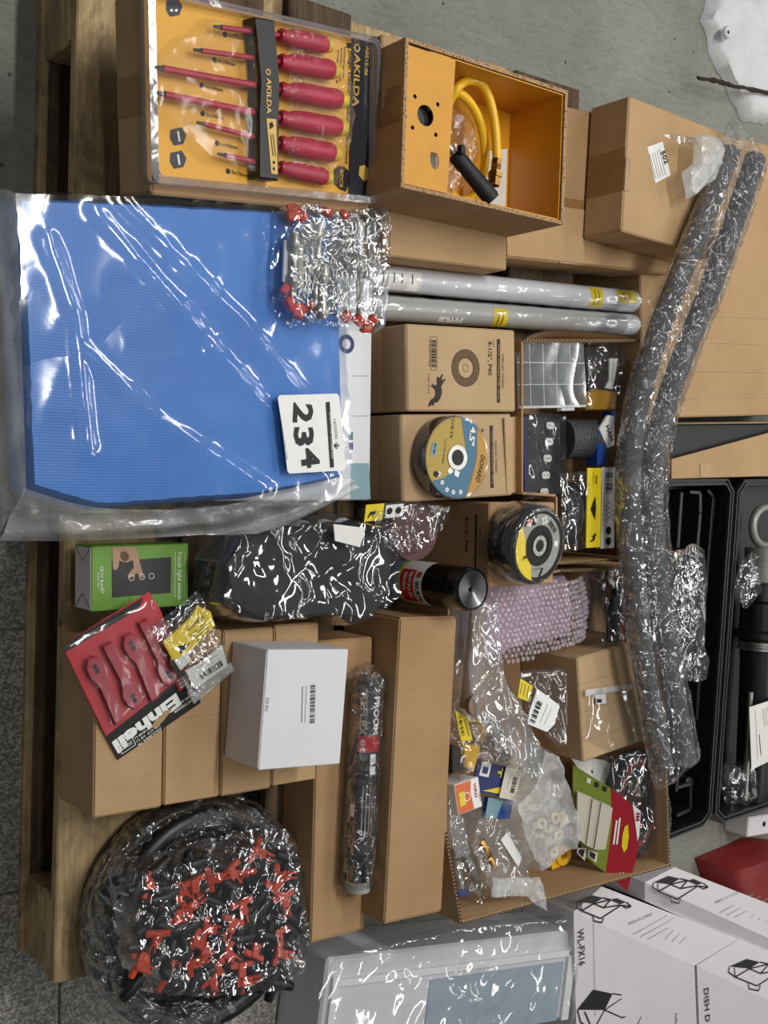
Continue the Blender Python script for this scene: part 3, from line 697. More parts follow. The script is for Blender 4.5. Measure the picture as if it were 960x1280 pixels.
# ---------------------------------------------------------------- white tubes
M['tube_white'] = pmat('white_plastic_tube', 'dcdce0', .28, .04, 20); M['tube_grey'] = pmat('light_grey_plastic_tube', 'b9bab8', .28, .06, 20); M['cap_grey'] = pmat('grey_end_cap', '5d5650', .5, .1)
def ptube(label, a, b, rad, z, mt, stick, endw, glyph):
    A, B = at(*a, z), at(*b, z); d = (B-A); L = d.length; u = d.normalized()
    X = u; Z = Vector((0, 0, 1)); Y = Z.cross(X); fr = wf(); fr.m = Matrix((X, Y, Z)).transposed().to_4x4(); fr.m.translation = A; fr.mi = fr.m.inverted(); fr.o = A; fr.X, fr.Y, fr.Z = X, Y, Z
    r = thing('plastic_tube', label, 'tube', A.lerp(B, .5)-Vector((0, 0, rad)))
    MB().tube([(0, 0, 0), (L, 0, 0)], rad, 28).build('pipe', M[mt], r, fr, 1)
    MB().tube([(L-endw, 0, 0), (L-.016, 0, 0)], rad*1.012, 28, False).build('white_sleeve', M['tube_white'], r, fr, 1)
    mb = MB(); mb.lathe([(rad*1.02, 0), (rad*1.02, .018), (rad*.8, .021), (rad*.8, .005), (0, .005)], 28, dirM((L-.018, 0, 0), (1, 0, 0))); mb.build('end_cap', M['cap_grey'], r, fr, 1)
    def patch(nm, mt, x0, x1, a0, a1, k=1.02, n=8):
        mb = MB(); mb.grid(lambda s, t: (x0+(x1-x0)*s, rad*k*math.cos(math.radians(a0+(a1-a0)*t)), rad*k*math.sin(math.radians(a0+(a1-a0)*t))), 2, n); return mb.build(nm, M[mt], r, fr, 1)
    for (x0, x1, a0, a1) in stick:
        patch('yellow_sticker', 'yellow', x0*L, x1*L, a0, a1)
        for q in (.3, .6): patch('sticker_print', 'black', (x0+(x1-x0)*q)*L, (x0+(x1-x0)*q)*L+.002, a0+15, a1-15, 1.024)
    for (x0, x1, a0, a1) in glyph: patch('label', 'white', x0*L, x1*L, a0, a1, 1.025); [patch('label_print', 'black', (x0+(x1-x0)*q)*L, (x0+(x1-x0)*q)*L+.0022, a0+12, a1-(35 if q > .4 else 12), 1.03) for q in (.25, .45, .6, .8)]
    mb = MB(); mb.tube(smooth_path([(x*L/8, .0005*math.sin(x*2), .0) for x in range(9)]), [rad*(1.05+.03*math.sin(x*1.7)) for x in range(49)], 24, False)
    mb.build('film_sleeve', M['film_soft'], r, fr, 1)
    return r
ptube('upper white plastic tube with two yellow stickers near its grey cap', (452, 345), (800, 378), .0195, .170, 'tube_white', ((.76, .81, 40, 150), (.87, .95, 40, 110)), .085, ((.0, .16, 60, 150),))
ptube('lower grey tube with a single yellow sticker, white sleeve by its cap', (452, 383), (800, 407), .0185, .170, 'tube_grey', ((.40, .45, 60, 160),), .055, ((.22, .30, 120, 155),))
# ---------------------------------------------------------------- cutting disc stack and flap disc stack
M['disc_side'] = pmat('dark_abrasive', '3a352f', .75, .3, 400, bump=.4); M['disc_yellow'] = pmat('mustard_print', 'b79a3e', .5, .1, 500); M['disc_blue'] = pmat('petrol_blue_print', '3f7390', .5, .1, 500); M['disc_orange'] = pmat('ochre_print', 'c08f3c', .5, .1, 500)
M['flap_black'] = pmat('black_flap_cloth', '24221f', .7, .35, 500, bump=.5); M['label_grey'] = pmat('silver_grey_print', '9b9c98', .5, .1, 200)
z0, hh = .2905, .031
c0 = at(571.5, 572, z0+hh); f = wf((c0.x, c0.y, z0+hh), 0)
r = thing('cutting_disc_stack', 'stack of cutting discs with mustard and blue 4.5 label', 'disc', (c0.x, c0.y, z0))
Rr = .0575
for k in range(10):
    z = -hh+k*hh/10; MB().lathe([(.0112, z), (Rr, z), (Rr, z+hh/10*.86), (.0112, z+hh/10*.86)], 48).build('cutting_disc', M['disc_side'], r, f, 1)
C = circ((0, 0), Rr*.985); P = Print(f, -.0004); P.px = False; P.poly('disc_yellow', C)
def cp(key, pts, layer): 
    q = clip(f.pl(pts), C)
    if q: P.poly(key, q, layer)
cp('disc_blue', [(574, 500), (602, 500), (596, 545), (595, 575), (588, 600), (576, 640), (520, 640), (541, 601), (555, 597), (571, 586), (584, 571), (579, 540)], 1)
cp('disc_orange', [(596, 500), (640, 500), (640, 640), (575, 640), (588, 605), (596, 570)], 2)
P.px = True
P.text('white', '4.5"', (588, 533), (585, 556), .010, 3, .03); P.text('ink', 'DOPARD', (601, 568), (594, 602), .008, 3, .02, .2)
for q in ((548, 592), (552, 603), (558, 612), (566, 615), (575, 615)): P.ring('white', q, .0012, .0032, 3, 14)
P.ring('ink', (544.5, 592.5), 0, .0042, 3, 16); P.poly('white', [(558, 588), (563, 584), (566, 590), (561, 593)], 3); P.poly('white', [(568, 587), (574, 590), (572, 597), (567, 594)], 3)
P.poly('teal', [(541, 552), (547, 553), (544, 571), (537, 569)], 2); P.bars('ink', (544, 554), (541, 569), .004, 3, 8)
P.text('ink', 'FORTE', (565, 519), (562, 548), .0045, 3); P.text('ink', 'CUT OFF WHEEL', (556, 548), (552, 580), .003, 3)
P.px = False; P.ring('steel', (0, 0), .0112, .0175, 4); P.ring('black', (0, 0), 0, .0112, 4)
P.done(r, {'disc_yellow': ('label_face', M['disc_yellow']), 'disc_blue': ('label_band', M['disc_blue']), 'disc_orange': ('label_band', M['disc_orange']), 'white': ('white_print', M['white']), 'ink': ('lettering', M['ink']), 'teal': ('sticker', M['teal']), 'steel': ('hub_ring', M['steel']), 'black': ('centre_hole', M['black'])})
MB().lathe([(.004, -.03), (.004, -.012), (.0108, -.012), (.0108, -.03)], 20).build('core', M['black_plastic'], r, f, 1)
MB().lathe([(Rr+.001, -hh), (Rr+.0015, -hh*.5), (Rr+.001, .0005), (Rr-.003, .0012)], 60).build('shrink_film', M['film_soft'], r, f, 1)
z0, hh = .3005, .052; Rr = .0575
c0 = at(673.5, 682, z0+hh); f = wf((c0.x, c0.y, z0+hh), 0); f.m = f.m @ Matrix.Rotation(.10, 4, 'X') @ Matrix.Rotation(.10, 4, 'Y'); f.mi = f.m.inverted(); f.Z = (f.m.to_3x3() @ Vector((0, 0, 1)))
r = thing('flap_disc_stack', 'stack of black flap discs with yellow and grey label face', 'disc', (c0.x, c0.y, z0))
for k in range(6):
    z = -hh+.004+k*(hh-.004)/6; dz = (hh-.004)/6
    mb = MB(); n = 144
    mb.grid(lambda s, t: (lambda q, rr: (rr*math.cos(2*math.pi*s), rr*math.sin(2*math.pi*s), q))(z+dz*(.0 if t < .3 else .55 if t < .6 else .92)*1.0 + (.0010*((s*72) % 1) if t > .5 else 0), (.02 if t < .05 or t > .95 else (Rr if t < .7 else Rr*.93))), n, 4, True)
    mb.build('flap_disc', M['flap_black'], r, f)
P = Print(f, .0002); P.px = False
P.ring('flap_black', (0, 0), .012, .0555, -1, 60)
P.ring('label_grey', (0, 0), .0295, .0465, 0, 60)
C = circ((0, 0), .0505)
P.poly('yellow', clip([Vector(p) for p in ((-.06, .026), (-.042, .030), (-.031, .008), (-.028, -.012), (-.015, -.028), (-.008, -.06), (-.06, -.06))], circ((0, 0), .0515)), 1)
P.ring('flap_black', (0, 0), .0205, .0300, 2, 40)
P.poly('flap_black', [(-.040, .028), (-.012, .031), (-.012, .048), (-.03, .044)], 2); P.text('white', 'P40', (-.022, .040), (-.013, .033), .006, 3, .03); P.poly('paper', [(-.034, .030), (-.024, .028), (-.021, .038), (-.029, .040)], 3); P.text('red', 'H', (-.032, .032), (-.024, .034), .006, 4, .04)
for q in ((.002, .039), (.008, .041), (.004, .033), (.010, .035)): P.ring('white', q, .001, .0027, 3, 12)
P.bars('ink', (.018, .034), (.034, .020), .008, 3, 14); P.poly('white', [(.033, .006), (.041, .006), (.041, -.002), (.033, -.002)], 3)
P.text('ink', '115x22.2mm', (-.008, -.036), (.012, -.034), .003, 3); P.poly('black', [(.004, -.046), (.008, -.046), (.014, -.033), (.010, -.033)], 3)
P.text('white', 'FLAP DISC', (-.044, .022), (-.040, -.012), .0035, 3)
bull(P, 'black', (-.036, -.022), (1, 0), (0, 1), .0016)
P.ring('steel', (0, 0), .0090, .0150, 4, 32)
for k in range(8): P.ring('black', (.0122*math.cos(k*.785), .0122*math.sin(k*.785)), 0, .0007, 5, 8)
P.ring('black', (0, 0), 0, .0090, 3, 24)
P.done(r, {'label_grey': ('label_ring', M['label_grey']), 'yellow': ('label_panel', M['yellow']), 'flap_black': ('backing_plate', M['flap_black']), 'white': ('white_print', M['white']), 'paper': ('logo_panel', M['paper']), 'red': ('logo', M['red']), 'ink': ('lettering', M['ink']), 'black': ('black_print', M['black']), 'steel': ('hub_ring', M['steel'])})
mb = MB(); mb.grid(lambda s, t: (lambda rr, z: (rr*math.cos(2*math.pi*s), rr*math.sin(2*math.pi*s), z+.0008*noise.noise(Vector((s*30, t*9, 1)))))([Rr+.002, Rr+.0035, Rr+.0025, Rr-.002, Rr-.006, Rr-.007][min(5, int(t*5.01))], [-hh+.002, -hh*.5, -.004, .002, .003, .003][min(5, int(t*5.01))]), 80, 5, True); mb.build('shrink_film', M['film_fine'], r, f, 1)
# ---------------------------------------------------------------- blue tarpaulin in its bag, lot label
TZ = .2625
f = Fr((33, 622), (438, 606), (16, 241), TZ+.05); f.o = f.o-Vector((0, 0, .05)); f.m.translation = f.o; f.mi = f.m.inverted()
out = f.pl([(16, 241), (120, 244), (350, 258), (427, 263), (434, 420), (438, 600), (330, 624), (120, 640), (33, 616), (24, 400)], .05)
CR = [((118, 262), (255, 420), (410, 600)), ((150, 250), (300, 400), (430, 560)), ((100, 430), (190, 520), (330, 610)), ((60, 300), (95, 400), (110, 560))]
CRL = [[f.uv(*p, .05) for p in c] for c in CR]
def crease(x, y, wdt=.010):
    q = Vector((x, y)); s = 0
    for L in CRL:
        for a, b in zip(L, L[1:]):
            ab = b-a; t = max(0, min(1, (q-a).dot(ab)/ab.length_squared)); d = (q-a-ab*t).length; s = max(s, math.exp(-(d/wdt)**2))
    return s
mb = pillow(out, .05, 120, 40, hf=lambda x, y: .047+.0015*noise.noise(Vector((x*9, y*9, 2)))+.001*crease(x, y, .02), amp=.0008, sc=12, seed=5, power=12, jit=.002)
tag(mb.build('folded_tarpaulin', M['tarp'], None, f, 1), 'folded blue woven tarpaulin filling the big clear bag', 'tarpaulin')
rb = thing('plastic_bag', 'large clear plastic bag around the folded blue tarpaulin', 'plastic bag', f.m @ Vector((f.w/2, f.h/2, 0)))
out2 = f.pl([(5, 231), (120, 234), (345, 250), (430, 258), (438, 420), (446, 604), (420, 634), (330, 640), (120, 650), (22, 640), (12, 400)], .045)
mb = pillow(out2, .05, 200, 60, hf=lambda x, y: .0495+.0035*crease(x, y), amp=.0022, sc=9, seed=6, power=9, jit=.004, under=False); mb.build('bag_body', M['film_soft'], rb, f, 1)
def skirt(pts_in, pts_out, hz0, hz1, seed, nm='bag_edge'):
    A = [Vector((*f.uv(*p, hz0), hz0)) for p in pts_in]; B = [Vector((*f.uv(*p, hz1), hz1)) for p in pts_out]; A, B = smooth_path(A, 10), smooth_path(B, 10); n = len(A)-1
    mb = MB()
    def fn(s, t):
        i = min(n, int(round(s*n))); p = A[i].lerp(B[i], t); k = math.sin(t*math.pi)
        return p+Vector((0, 0, .010*k*crump(p.x, p.y, 26, seed)+.006*math.sin(t*9+s*7)*t))
    mb.grid(fn, n, 12); return mb.build(nm, M['film_hazy'], rb, f, 1)
skirt([(30, 610), (120, 634), (240, 636), (330, 622), (438, 598)], [(-4, 676), (110, 676), (245, 669), (335, 662), (450, 612)], .035, .012, 11)
skirt([(20, 242), (24, 330), (28, 450), (33, 610)], [(-30, 228), (-28, 340), (-24, 470), (-8, 676)], .045, .004, 12)
# lot label
lf = Fr((360, 591), (432, 588), (347, 494), .3235)
r = thing('lot_label', 'white sticker with large black lot number 234 on the tarpaulin bag', 'label', lf.m @ Vector((lf.w/2, lf.h/2, 0)))
pts = [lf.uv(*p) for p in ((349, 494), (421, 492), (424, 496), (432, 584), (430, 588), (362, 592), (359, 589), (352, 530), (347, 498))]
def lbend(x, y): return 0
MB().prism(pts, 0, .0006).build('sticker', M['white'], r, lf)
P = Print(lf, .0007); P.text('black', '2', (368, 503), (367, 528), .0285, bold=.035); P.text('black', '3', (368, 534), (369, 558), .0285, bold=.035); P.text('black', '4', (376, 561), (378.5, 586), .0265, bold=.035)
P.poly('black', [(407, 503), (412, 502), (417.5, 584), (412.5, 585)]); P.text('white', 'REMATE 19 DE OCTUBRE 2023', (411, 515), (414, 573), .0026, 2)
P.text('grey_ink', 'remates', (416, 524), (419, 549), .005); P.ring('black', (420.5, 557), 0, .0045, 1, 4); P.text('white', 'PJ', (419, 554.5), (420, 559.5), .003, 3); P.text('black', 'WWW.REMATESPJ.COM', (348, 518), (357.5, 574), .0026)
P.done(r, {'black': ('lettering', M['black']), 'white': ('reversed_lettering', M['white']), 'grey_ink': ('wordmark', M['grey_ink'])})
# ---------------------------------------------------------------- grey foam tubes in a long bag
M['foam'] = pmat('grey_foam', '606163', .85, .2, 120, bump=.3); M['sack_white'] = pmat('white_woven_sack', 'd5d7d8', .55, .1, 20, bump=.2); M['rust'] = pmat('rusty_iron', '3c2f27', .85, .4, 90, bump=.6)
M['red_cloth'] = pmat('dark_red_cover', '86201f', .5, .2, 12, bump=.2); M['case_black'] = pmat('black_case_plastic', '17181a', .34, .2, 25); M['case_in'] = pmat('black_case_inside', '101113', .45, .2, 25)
FZ = .322
pa = [(912, 190), (884, 262), (850, 345), (818, 430), (795, 520), (786, 610), (794, 730), (806, 840), (828, 958)]
pb = [(944, 198), (920, 270), (888, 360), (852, 450), (826, 530), (815, 610), (822, 730), (838, 840), (858, 952)]
def fpath(p, dz=0): return smooth_path([at(x, y, FZ+dz+.006*math.sin(k*1.3)) for k, (x, y) in enumerate(p)], 16)
for p, l in ((pa, 'grey foam tube in the long clear bag, the one nearer the small cartons'), (pb, 'grey foam tube in the long clear bag, the one nearer the tool case')):
    mb = MB(); mb.tube(fpath(p), .0182, 18); tag(mb.build('foam_tube', M['foam'], None, WORLD, 1), l, 'foam tube')
A, B = fpath(pa), fpath(pb); n = len(A)
A = [A[0]+(A[0]-A[6])*.9] + A + [A[-1]+(A[-1]-A[-7])*.35]; B = [B[0]+(B[0]-B[6])*.8] + B + [B[-1]+(B[-1]-B[-7])*.3]; n = len(A)
mb = MB()
def ft(s, t):
    i = min(n-1, int(round(t*(n-1)))); a, b = A[i], B[i]; c = (a+b)/2; e = (b-a); d = (A[min(i+1, n-1)]-A[max(i-1, 0)]).normalized(); side = d.cross(Vector((0, 0, 1))).normalized()*(1 if d.cross(Vector((0, 0, 1))).dot(e) > 0 else -1)
    hw = abs(e.dot(side))/2+.024; th = 2*math.pi*s; k = .35 if i == 0 else .45 if i == n-1 else 1
    cx, sz = math.cos(th), math.sin(th); cx = math.copysign(abs(cx)**.7, cx); sz = math.copysign(abs(sz)**.8, sz)
    p = c+side*(hw*cx)*(1.0 if k == 1 else 1.1)+Vector((0, 0, .0245*sz*k))
    return p+Vector((0, 0, .008*crump(p.x, p.y, 40, 3)*max(0, sz)))+side*.003*crump(p.y, p.z*9, 30, 5)
mb.grid(ft, 64, n-1, True)
rb = thing('plastic_bag', 'long clear crinkled bag around the two grey foam tubes', 'plastic bag', (A[0]+B[-1])/2-Vector((0, 0, .023)))
mb.build('bag_tube', M['film_crinkle'], rb, WORLD, 1)
f = zf(.335)
mb = pillow(f.pl([(868, 172), (884, 166), (900, 182), (898, 205), (880, 235), (858, 250), (852, 215), (866, 205)]), .018, 48, 10, amp=.006, sc=45, seed=8); mb.build('twisted_end', M['film_milk'], rb, f, 1)
mb = pillow(f.pl([(828, 168), (870, 172), (874, 182), (850, 180)]), .006, 30, 6, amp=.003, sc=60, seed=8); mb.build('twisted_end', M['film'], rb, f, 1)
# ---------------------------------------------------------------- tool case with breaker hammer
def tray(root, f, pts, depth, wall, nm, mt, mi):
    P = [Vector(p) for p in pts]; n = len(P)
    if sum(a.x*b.y-b.x*a.y for a, b in zip(P, P[1:]+P[:1])) < 0: P.reverse()
    def off(w):
        o = []
        for i in range(n):
            a, b, c = P[i-1], P[i], P[(i+1) % n]; d1, d2 = (b-a).normalized(), (c-b).normalized(); n1, n2 = Vector((-d1.y, d1.x)), Vector((-d2.y, d2.x)); m = (n1+n2).normalized(); o.append(b+m*(w/max(.3, m.dot(n1))))
        return o
    prof = [(0, -depth-.01), (0, -.006), (wall*.15, 0), (wall*.40, 0), (wall*.45, -.004), (wall*.6, -.004), (wall*.65, 0), (wall*.9, 0), (wall, -.005), (wall*1.1, -depth)]
    mb = MB(); R = [[mb.bm.verts.new((*q, z)) for q in off(w)] for w, z in prof]
    for a, b in zip(R, R[1:]):
        for i in range(n): mb.bm.faces.new((a[i], a[(i+1) % n], b[(i+1) % n], b[i]))
    mb.bm.faces.new(R[-1]); mb.bm.faces.new(R[0][::-1]); return mb.build(nm, M[mt], root, f)
cz = .13; f = zf(cz)
r = thing('tool_case', 'open black plastic tool case holding a chrome and black breaker hammer', 'case', at(905, 820, 0))
tray(r, f, f.pl([(822, 598), (911, 597), (919, 614), (891, 1018), (880, 1034), (800, 1066)]), .075, .016, 'case_lid', 'case_black', 'case_in')
tray(r, f, f.pl([(931, 598), (1075, 596), (1082, 615), (1060, 960), (1045, 982), (904, 1030), (893, 1018), (921, 614)]), .085, .016, 'case_base', 'case_black', 'case_in')
def ribs(lst, z0, z1, wd=.004):
    g = zf(z1)
    for pts in lst:
        mb = MB(); P = [Vector((*g.uv(*p), 0)) for p in pts]
        for a, b in zip(P, P[1:]):
            d = (b-a); L = d.length; mb.box(0, L, -wd, wd, z0-z1, 0, .0012, Matrix.Translation(a) @ Matrix.Rotation(math.atan2(d.y, d.x), 4, 'Z'))
        mb.build('moulded_rib', M['case_black'], r, g)
ribs([[(853, 615), (848, 685)], [(863, 615), (876, 616), (876, 642), (872, 690), (868, 800)], [(885, 612), (893, 622), (888, 680), (878, 800), (872, 900)], [(908, 606), (914, 617), (902, 800), (888, 990)], [(846, 985), (864, 980), (864, 1012), (846, 1020)], [(846, 990), (850, 940)]], .056, .105)
mb = MB(); q = at(862, 978, .1); mb.lathe([(0, 0), (.012, 0), (.012, .02), (.009, .023), (0, .023)], 18, Matrix.Translation((q.x, q.y, .08))); mb.build('round_boss', M['case_black'], r, WORLD, 1)
# hammer along the case
hz = .105; g = zf(hz); a, b = at(958, 640, hz), at(940, 1000, hz); d = (b-a).normalized(); L = (b-a).length
hm = thing('breaker_hammer', 'chrome and black breaker hammer lying in the open tool case', 'power tool', (a+b)/2-Vector((0, 0, .04)))
K = dirM(a, d)
def hl(nm, mt, prof, n=24): MB().lathe(prof, n, K).build(nm, M[mt], hm, WORLD, 1)
M['tool_chrome'] = pmat('satin_aluminium', '96968f', .4, .15, 30, metal=.4)
hl('front_collar', 'tool_chrome', [(0, .075), (.040, .075), (.040, .098), (.044, .099), (.044, .112), (.047, .113), (.047, .145), (.036, .150)])
hl('vented_sleeve', 'case_in', [(.036, .150), (.030, .150), (.030, .185), (.036, .186)])
hl('motor_body', 'case_black', [(.030, .186), (.044, .190), (.044, .245), (.052, .250), (.052, .262), (.042, .268)])
hl('steel_rings', 'steel', [(.042, .268), (.046, .270), (.046, .275), (.042, .277), (.042, .280), (.046, .282), (.046, .287), (.040, .29)])
hl('barrel', 'black_plastic', [(.040, .29), (.038, .33), (.036, L-.03), (.028, L), (0, L)])
mb = MB(); C = K @ Vector((0, 0, .03)); side = d.cross(Vector((0, 0, 1)))
mb.tube([C+side*(.045*math.cos(t))*1.0+d*(.040*math.sin(t)) for t in [2*math.pi*k/24 for k in range(24)]], .009, 10, closed=True); mb.build('side_handle', M['tool_chrome'], hm, WORLD, 1)
q = at(937, 930, .13); MB().tube([at(938, 865, .13), at(931, 1000, .125)], .006, 10).build('chisel_rod', M['steel'], hm, WORLD, 1)
f = zf(.150); rc = thing('instruction_card', 'white printed instruction card lying on the breaker hammer', 'paper', at(955, 915, .15))
MB().prism(f.pl([(936, 884), (985, 868), (985, 940), (939, 962)]), 0, .0012).build('card_sheet', M['paper'], rc, f)
P = Print(f, .0013); P.line('black', [(949, 918), (951, 944)], .0022); P.line('grey_ink', [(944, 888), (947, 950)], .001); [P.line('grey_ink', [(953+k*3, 886-k), (956+k*3, 908-k)], .0011) for k in range(3)]
P.done(rc, {'black': ('lettering', M['black']), 'grey_ink': ('small_print', M['grey_ink'])})
f = zf(.10); mb = pillow(f.pl([(905, 955), (925, 945), (948, 960), (965, 950), (968, 985), (935, 1012), (908, 1005), (899, 975)]), .03, 60, 14, amp=.006, sc=35, seed=21)
tag(mb.build('plastic_bag', M['film_fine'], None, f, 1), 'crumpled clear bag at the foot of the breaker hammer', 'plastic bag')
f = zf(.135); mb = pillow(f.pl([(925, 700), (940, 690), (944, 740), (930, 760), (918, 735)]), .02, 40, 10, amp=.008, sc=45, seed=22)
tag(mb.build('plastic_bag', M['film_fine'], None, f, 1), 'scrap of clear film beside the chrome collar of the hammer', 'plastic bag')
# shiny zip bag behind the foam
f = zf(.24); mb = pillow(f.pl([(840, 690), (872, 678), (875, 760), (870, 815), (877, 832), (874, 852), (830, 850), (820, 760)]), .03, 60, 16, amp=.006, sc=35, seed=23)
tag(mb.build('zip_bag', M['film_fine'], None, f, 1), 'shiny clear zip bag sticking out behind the foam tubes over the case', 'plastic bag')
# ---------------------------------------------------------------- white sack, iron rod
f = zf(0.0); rs = thing('white_sack', 'white sack with a round eyelet on the floor at the far corner', 'sack', at(925, 70, 0))
mb = pillow(f.pl([(886, -12), (874, 23), (882, 43), (883, 63), (898, 93), (926, 152), (1010, 160), (1010, -20)]), .035, 80, 18, amp=.008, sc=14, seed=31, jit=.008, power=7); mb.build('sack_body', M['sack_white'], rs, f, 1)
g = zf(.04); c = g.uv(908, 41); mb = MB(); mb.lathe([(.004, 0), (.004, .004), (.011, .005), (.013, .002), (.013, -.002)], 24, Matrix.Translation((c.x, c.y, .001))); mb.build('eyelet', M['sack_white'], rs, g, 1)
MB().lathe([(0, .002), (.0042, .002)], 16, Matrix.Translation((c.x, c.y, .001))).build('eyelet_hole', M['black'], rs, g)
mb = MB(); p = smooth_path([at(872, 97, .05), at(895, 101, .05), at(913, 106, .052), (at(940, 112, .05)), at(1000, 124, .04)], 6); mb.tube(p, [.0035+.0015*abs(noise.noise(Vector((k*.7, 1, 2))))*2 for k in range(len(p))], 8)
for v in mb.bm.verts: v.co += Vector((0, 1, 1))*.0022*noise.noise(v.co*90)
tag(mb.build('iron_rod', M['rust'], None, WORLD, 1), 'dark rusty iron rod pointing in from the far corner', 'rod')
# ---------------------------------------------------------------- red bag, small white box sliver
f = zf(0.0); mb = pillow(f.pl([(868, 1072), (930, 1046), (1040, 1058), (1060, 1150), (960, 1172), (880, 1112)], .0), .10, 70, 18, amp=.006, sc=8, seed=41, power=6, hf=lambda x, y: .085)
tag(mb.build('red_bag', M['red_cloth'], None, f, 1), 'dark red bag lying beyond the tool case and white cartons', 'bag')
r, f2, h = carton('small white carton sliver between the tool case and red bag', (934, 1047), (1000, 1036), (934, 1022), .06, 0, 'white_side', 'white_carton')
P = Print(f2); P.ring('black', (955, 1030), 0, .006); P.done(r, {'black': ('printed_mark', M['black'])})
# ---------------------------------------------------------------- leaning white cartons with furniture drawings
def chair_draw(P, o, u, v, s):
    def q(a, b): return (o[0]+(u[0]*a+v[0]*b)*s, o[1]+(u[1]*a+v[1]*b)*s)
    P.poly('black', [q(0, 0), q(3.4, 1.0), q(3.6, 3.6), q(1.0, 3.4)]); P.poly('black', [q(5.2, 3.6), q(8.0, 3.2), q(8.6, 4.4), q(6, 4.8)])
    for L in ([(0, 0), (1, -1.6), (3, -2.4)], [(3.4, 1), (5.2, 3.6)], [(8.4, 3), (10.4, 3.6)], [(1, 0), (3, -2.4), (8, -3), (8.4, 3)], [(3.4, 1), (6, 0.6), (8.2, 3)], [(3.6, 3.6), (5.4, 3.8)], [(8.6, 4.4), (10.4, 3.6), (10, 2.6), (8.4, 3)], [(6, .6), (5.4, 3.6)], [(3, -2.4), (3.4, 1)], [(6, -2.8), (7.4, -4.4), (9.2, -4.2), (8.4, -2.6)]): P.line('black', [q(*p) for p in L], .0026)
def ridge_carton(label, a, d, b, c, lo1, lo0, za, zb, zl):
    """carton whose two visible faces meet along the ridge a-d: edge strip a-d-c-b and broad face a-d-lo1-lo0"""
    r = thing('white_carton', label, 'box', at(*a, 0))
    A, D, B, C, L1, L0 = at(*a, za), at(*d, za), at(*b, zb), at(*c, zb), at(*lo1, zl), at(*lo0, zl)
    mb = MB(); T = [mb.bm.verts.new(p) for p in (A, D, C, B, L0, L1)]; G = [mb.bm.verts.new((p.x, p.y, .001)) for p in (A, D, C, B, L0, L1)]
    F_ = mb.bm.faces.new
    F_((T[0], T[1], T[2], T[3])); F_((T[4], T[5], T[1], T[0])); loop = (4, 5, 1, 2, 3, 0)
    for i in range(6):
        p, q = loop[i], loop[(i+1) % 6]; F_((T[q], T[p], G[p], G[q]))
    F_([G[i] for i in loop[::-1]]); bmesh.ops.recalc_face_normals(mb.bm, faces=mb.bm.faces)
    mb.build('body', M['white_side'], r, WORLD)
    return r, Fr(a, d, b, za, za, zb), Fr(lo0, lo1, a, zl, zl, za)
NM = {'black': ('product_drawing', M['black']), 'grey_ink': ('small_print', M['grey_ink'])}
def rack(P, o, s):
    chair_draw(P, o, (1, .30), (.75, -.55), s)
def strip_text(P, x, y):
    P.text('grey_ink', 'MADE IN CHINA', (x, y), (x+29, y-13), .006)
    for k in range(6): P.line('grey_ink', [(x+6+k*9+(k > 2)*12, y+11+k*3-(k > 2)*3), (x+6+k*9+(42 if k < 3 else 24), y+11+k*3-(24 if k < 3 else 16))], .0013)
r, f, g = ridge_carton('white carton marked WL-FX16 lying beside the framed panel', (717, 1140), (868, 1207), (752, 1108), (922, 1174), (872, 1310), (721, 1310), .135, .122, .115)
P = Print(f, .002); rack(P, (721, 1127), 5.2); strip_text(P, 786, 1157); P.done(r, NM)
P = Print(g, .002); P.text('black', 'WL-FX16', (722, 1164), (724, 1208), .016, 1, .01, .2); P.line('grey_ink', [(742, 1154), (744, 1270)], .001); chair_draw(P, (722, 1262), (1, .28), (.35, -.9), 9); P.text('black', 'LINEA 50mm', (841, 1222), (843, 1280), .012, 1); P.done(r, {'black': ('broad_face_print', M['black']), 'grey_ink': ('fold_line', M['grey_ink'])})
r, f, g = ridge_carton('white carton with a rack drawing between the red bag and the carton marked WL-FX16', (806, 1103), (990, 1186), (843, 1084), (990, 1141), (990, 1208), (806, 1126), .135, .122, .115)
P = Print(f, .002); rack(P, (817, 1103), 5.2); strip_text(P, 894, 1130); P.done(r, NM)
r, f, g = ridge_carton('white carton at the lower right corner with a rack drawing on its edge', (871, 1207), (1000, 1270), (924, 1174), (1000, 1206), (1000, 1310), (875, 1310), .136, .124, .115)
P = Print(f, .002); rack(P, (912, 1208), 6.0); P.done(r, NM)
P = Print(g, .002); P.text('black', 'DISH D', (880, 1236), (882, 1279), .014, 1, .01, .2); P.text('black', 'WL-', (931, 1258), (933, 1279), .014, 1, .01, .2); P.done(r, {'black': ('broad_face_print', M['black'])})
# ---------------------------------------------------------------- framed white panel in plastic
M['panel_glass'] = pmat('pale_blue_panel', 'aab8c2', .15, .06)
f = Fr((392, 1330), (712, 1272), (400, 1199), .115); r = froot('framed_panel', 'white framed panel wrapped in plastic at the bottom edge', 'panel', f, .115)
MB().box(0, f.w, 0, f.h, -.115, 0, .004).build('panel_body', M['white_board'], r, f)
for x0, x1, y0, y1 in ((.012, .024, 0, f.h*.82), (.024, f.w-.02, f.h*.72, f.h*.79), (f.w-.028, f.w-.010, 0, f.h*.82)): slab(r, f, 'frame_bar', x0, x1, y0, y1, 0, .006, 'white')
slab(r, f, 'pane', f.w*.38, f.w-.035, 0, f.h*.66, 0, .002, 'panel_glass')
mb = pillow([(-.03, -.02), (f.w+.006, -.02), (f.w+.006, f.h+.03), (f.w*.5, f.h+.035), (.02, f.h+.012), (-.03, f.h*.6)], .02, 120, 30, hf=lambda x, y: .010, amp=.007, sc=13, seed=51, under=False, power=8); mb.build('wrapping_film', M['film'], r, f, 1)
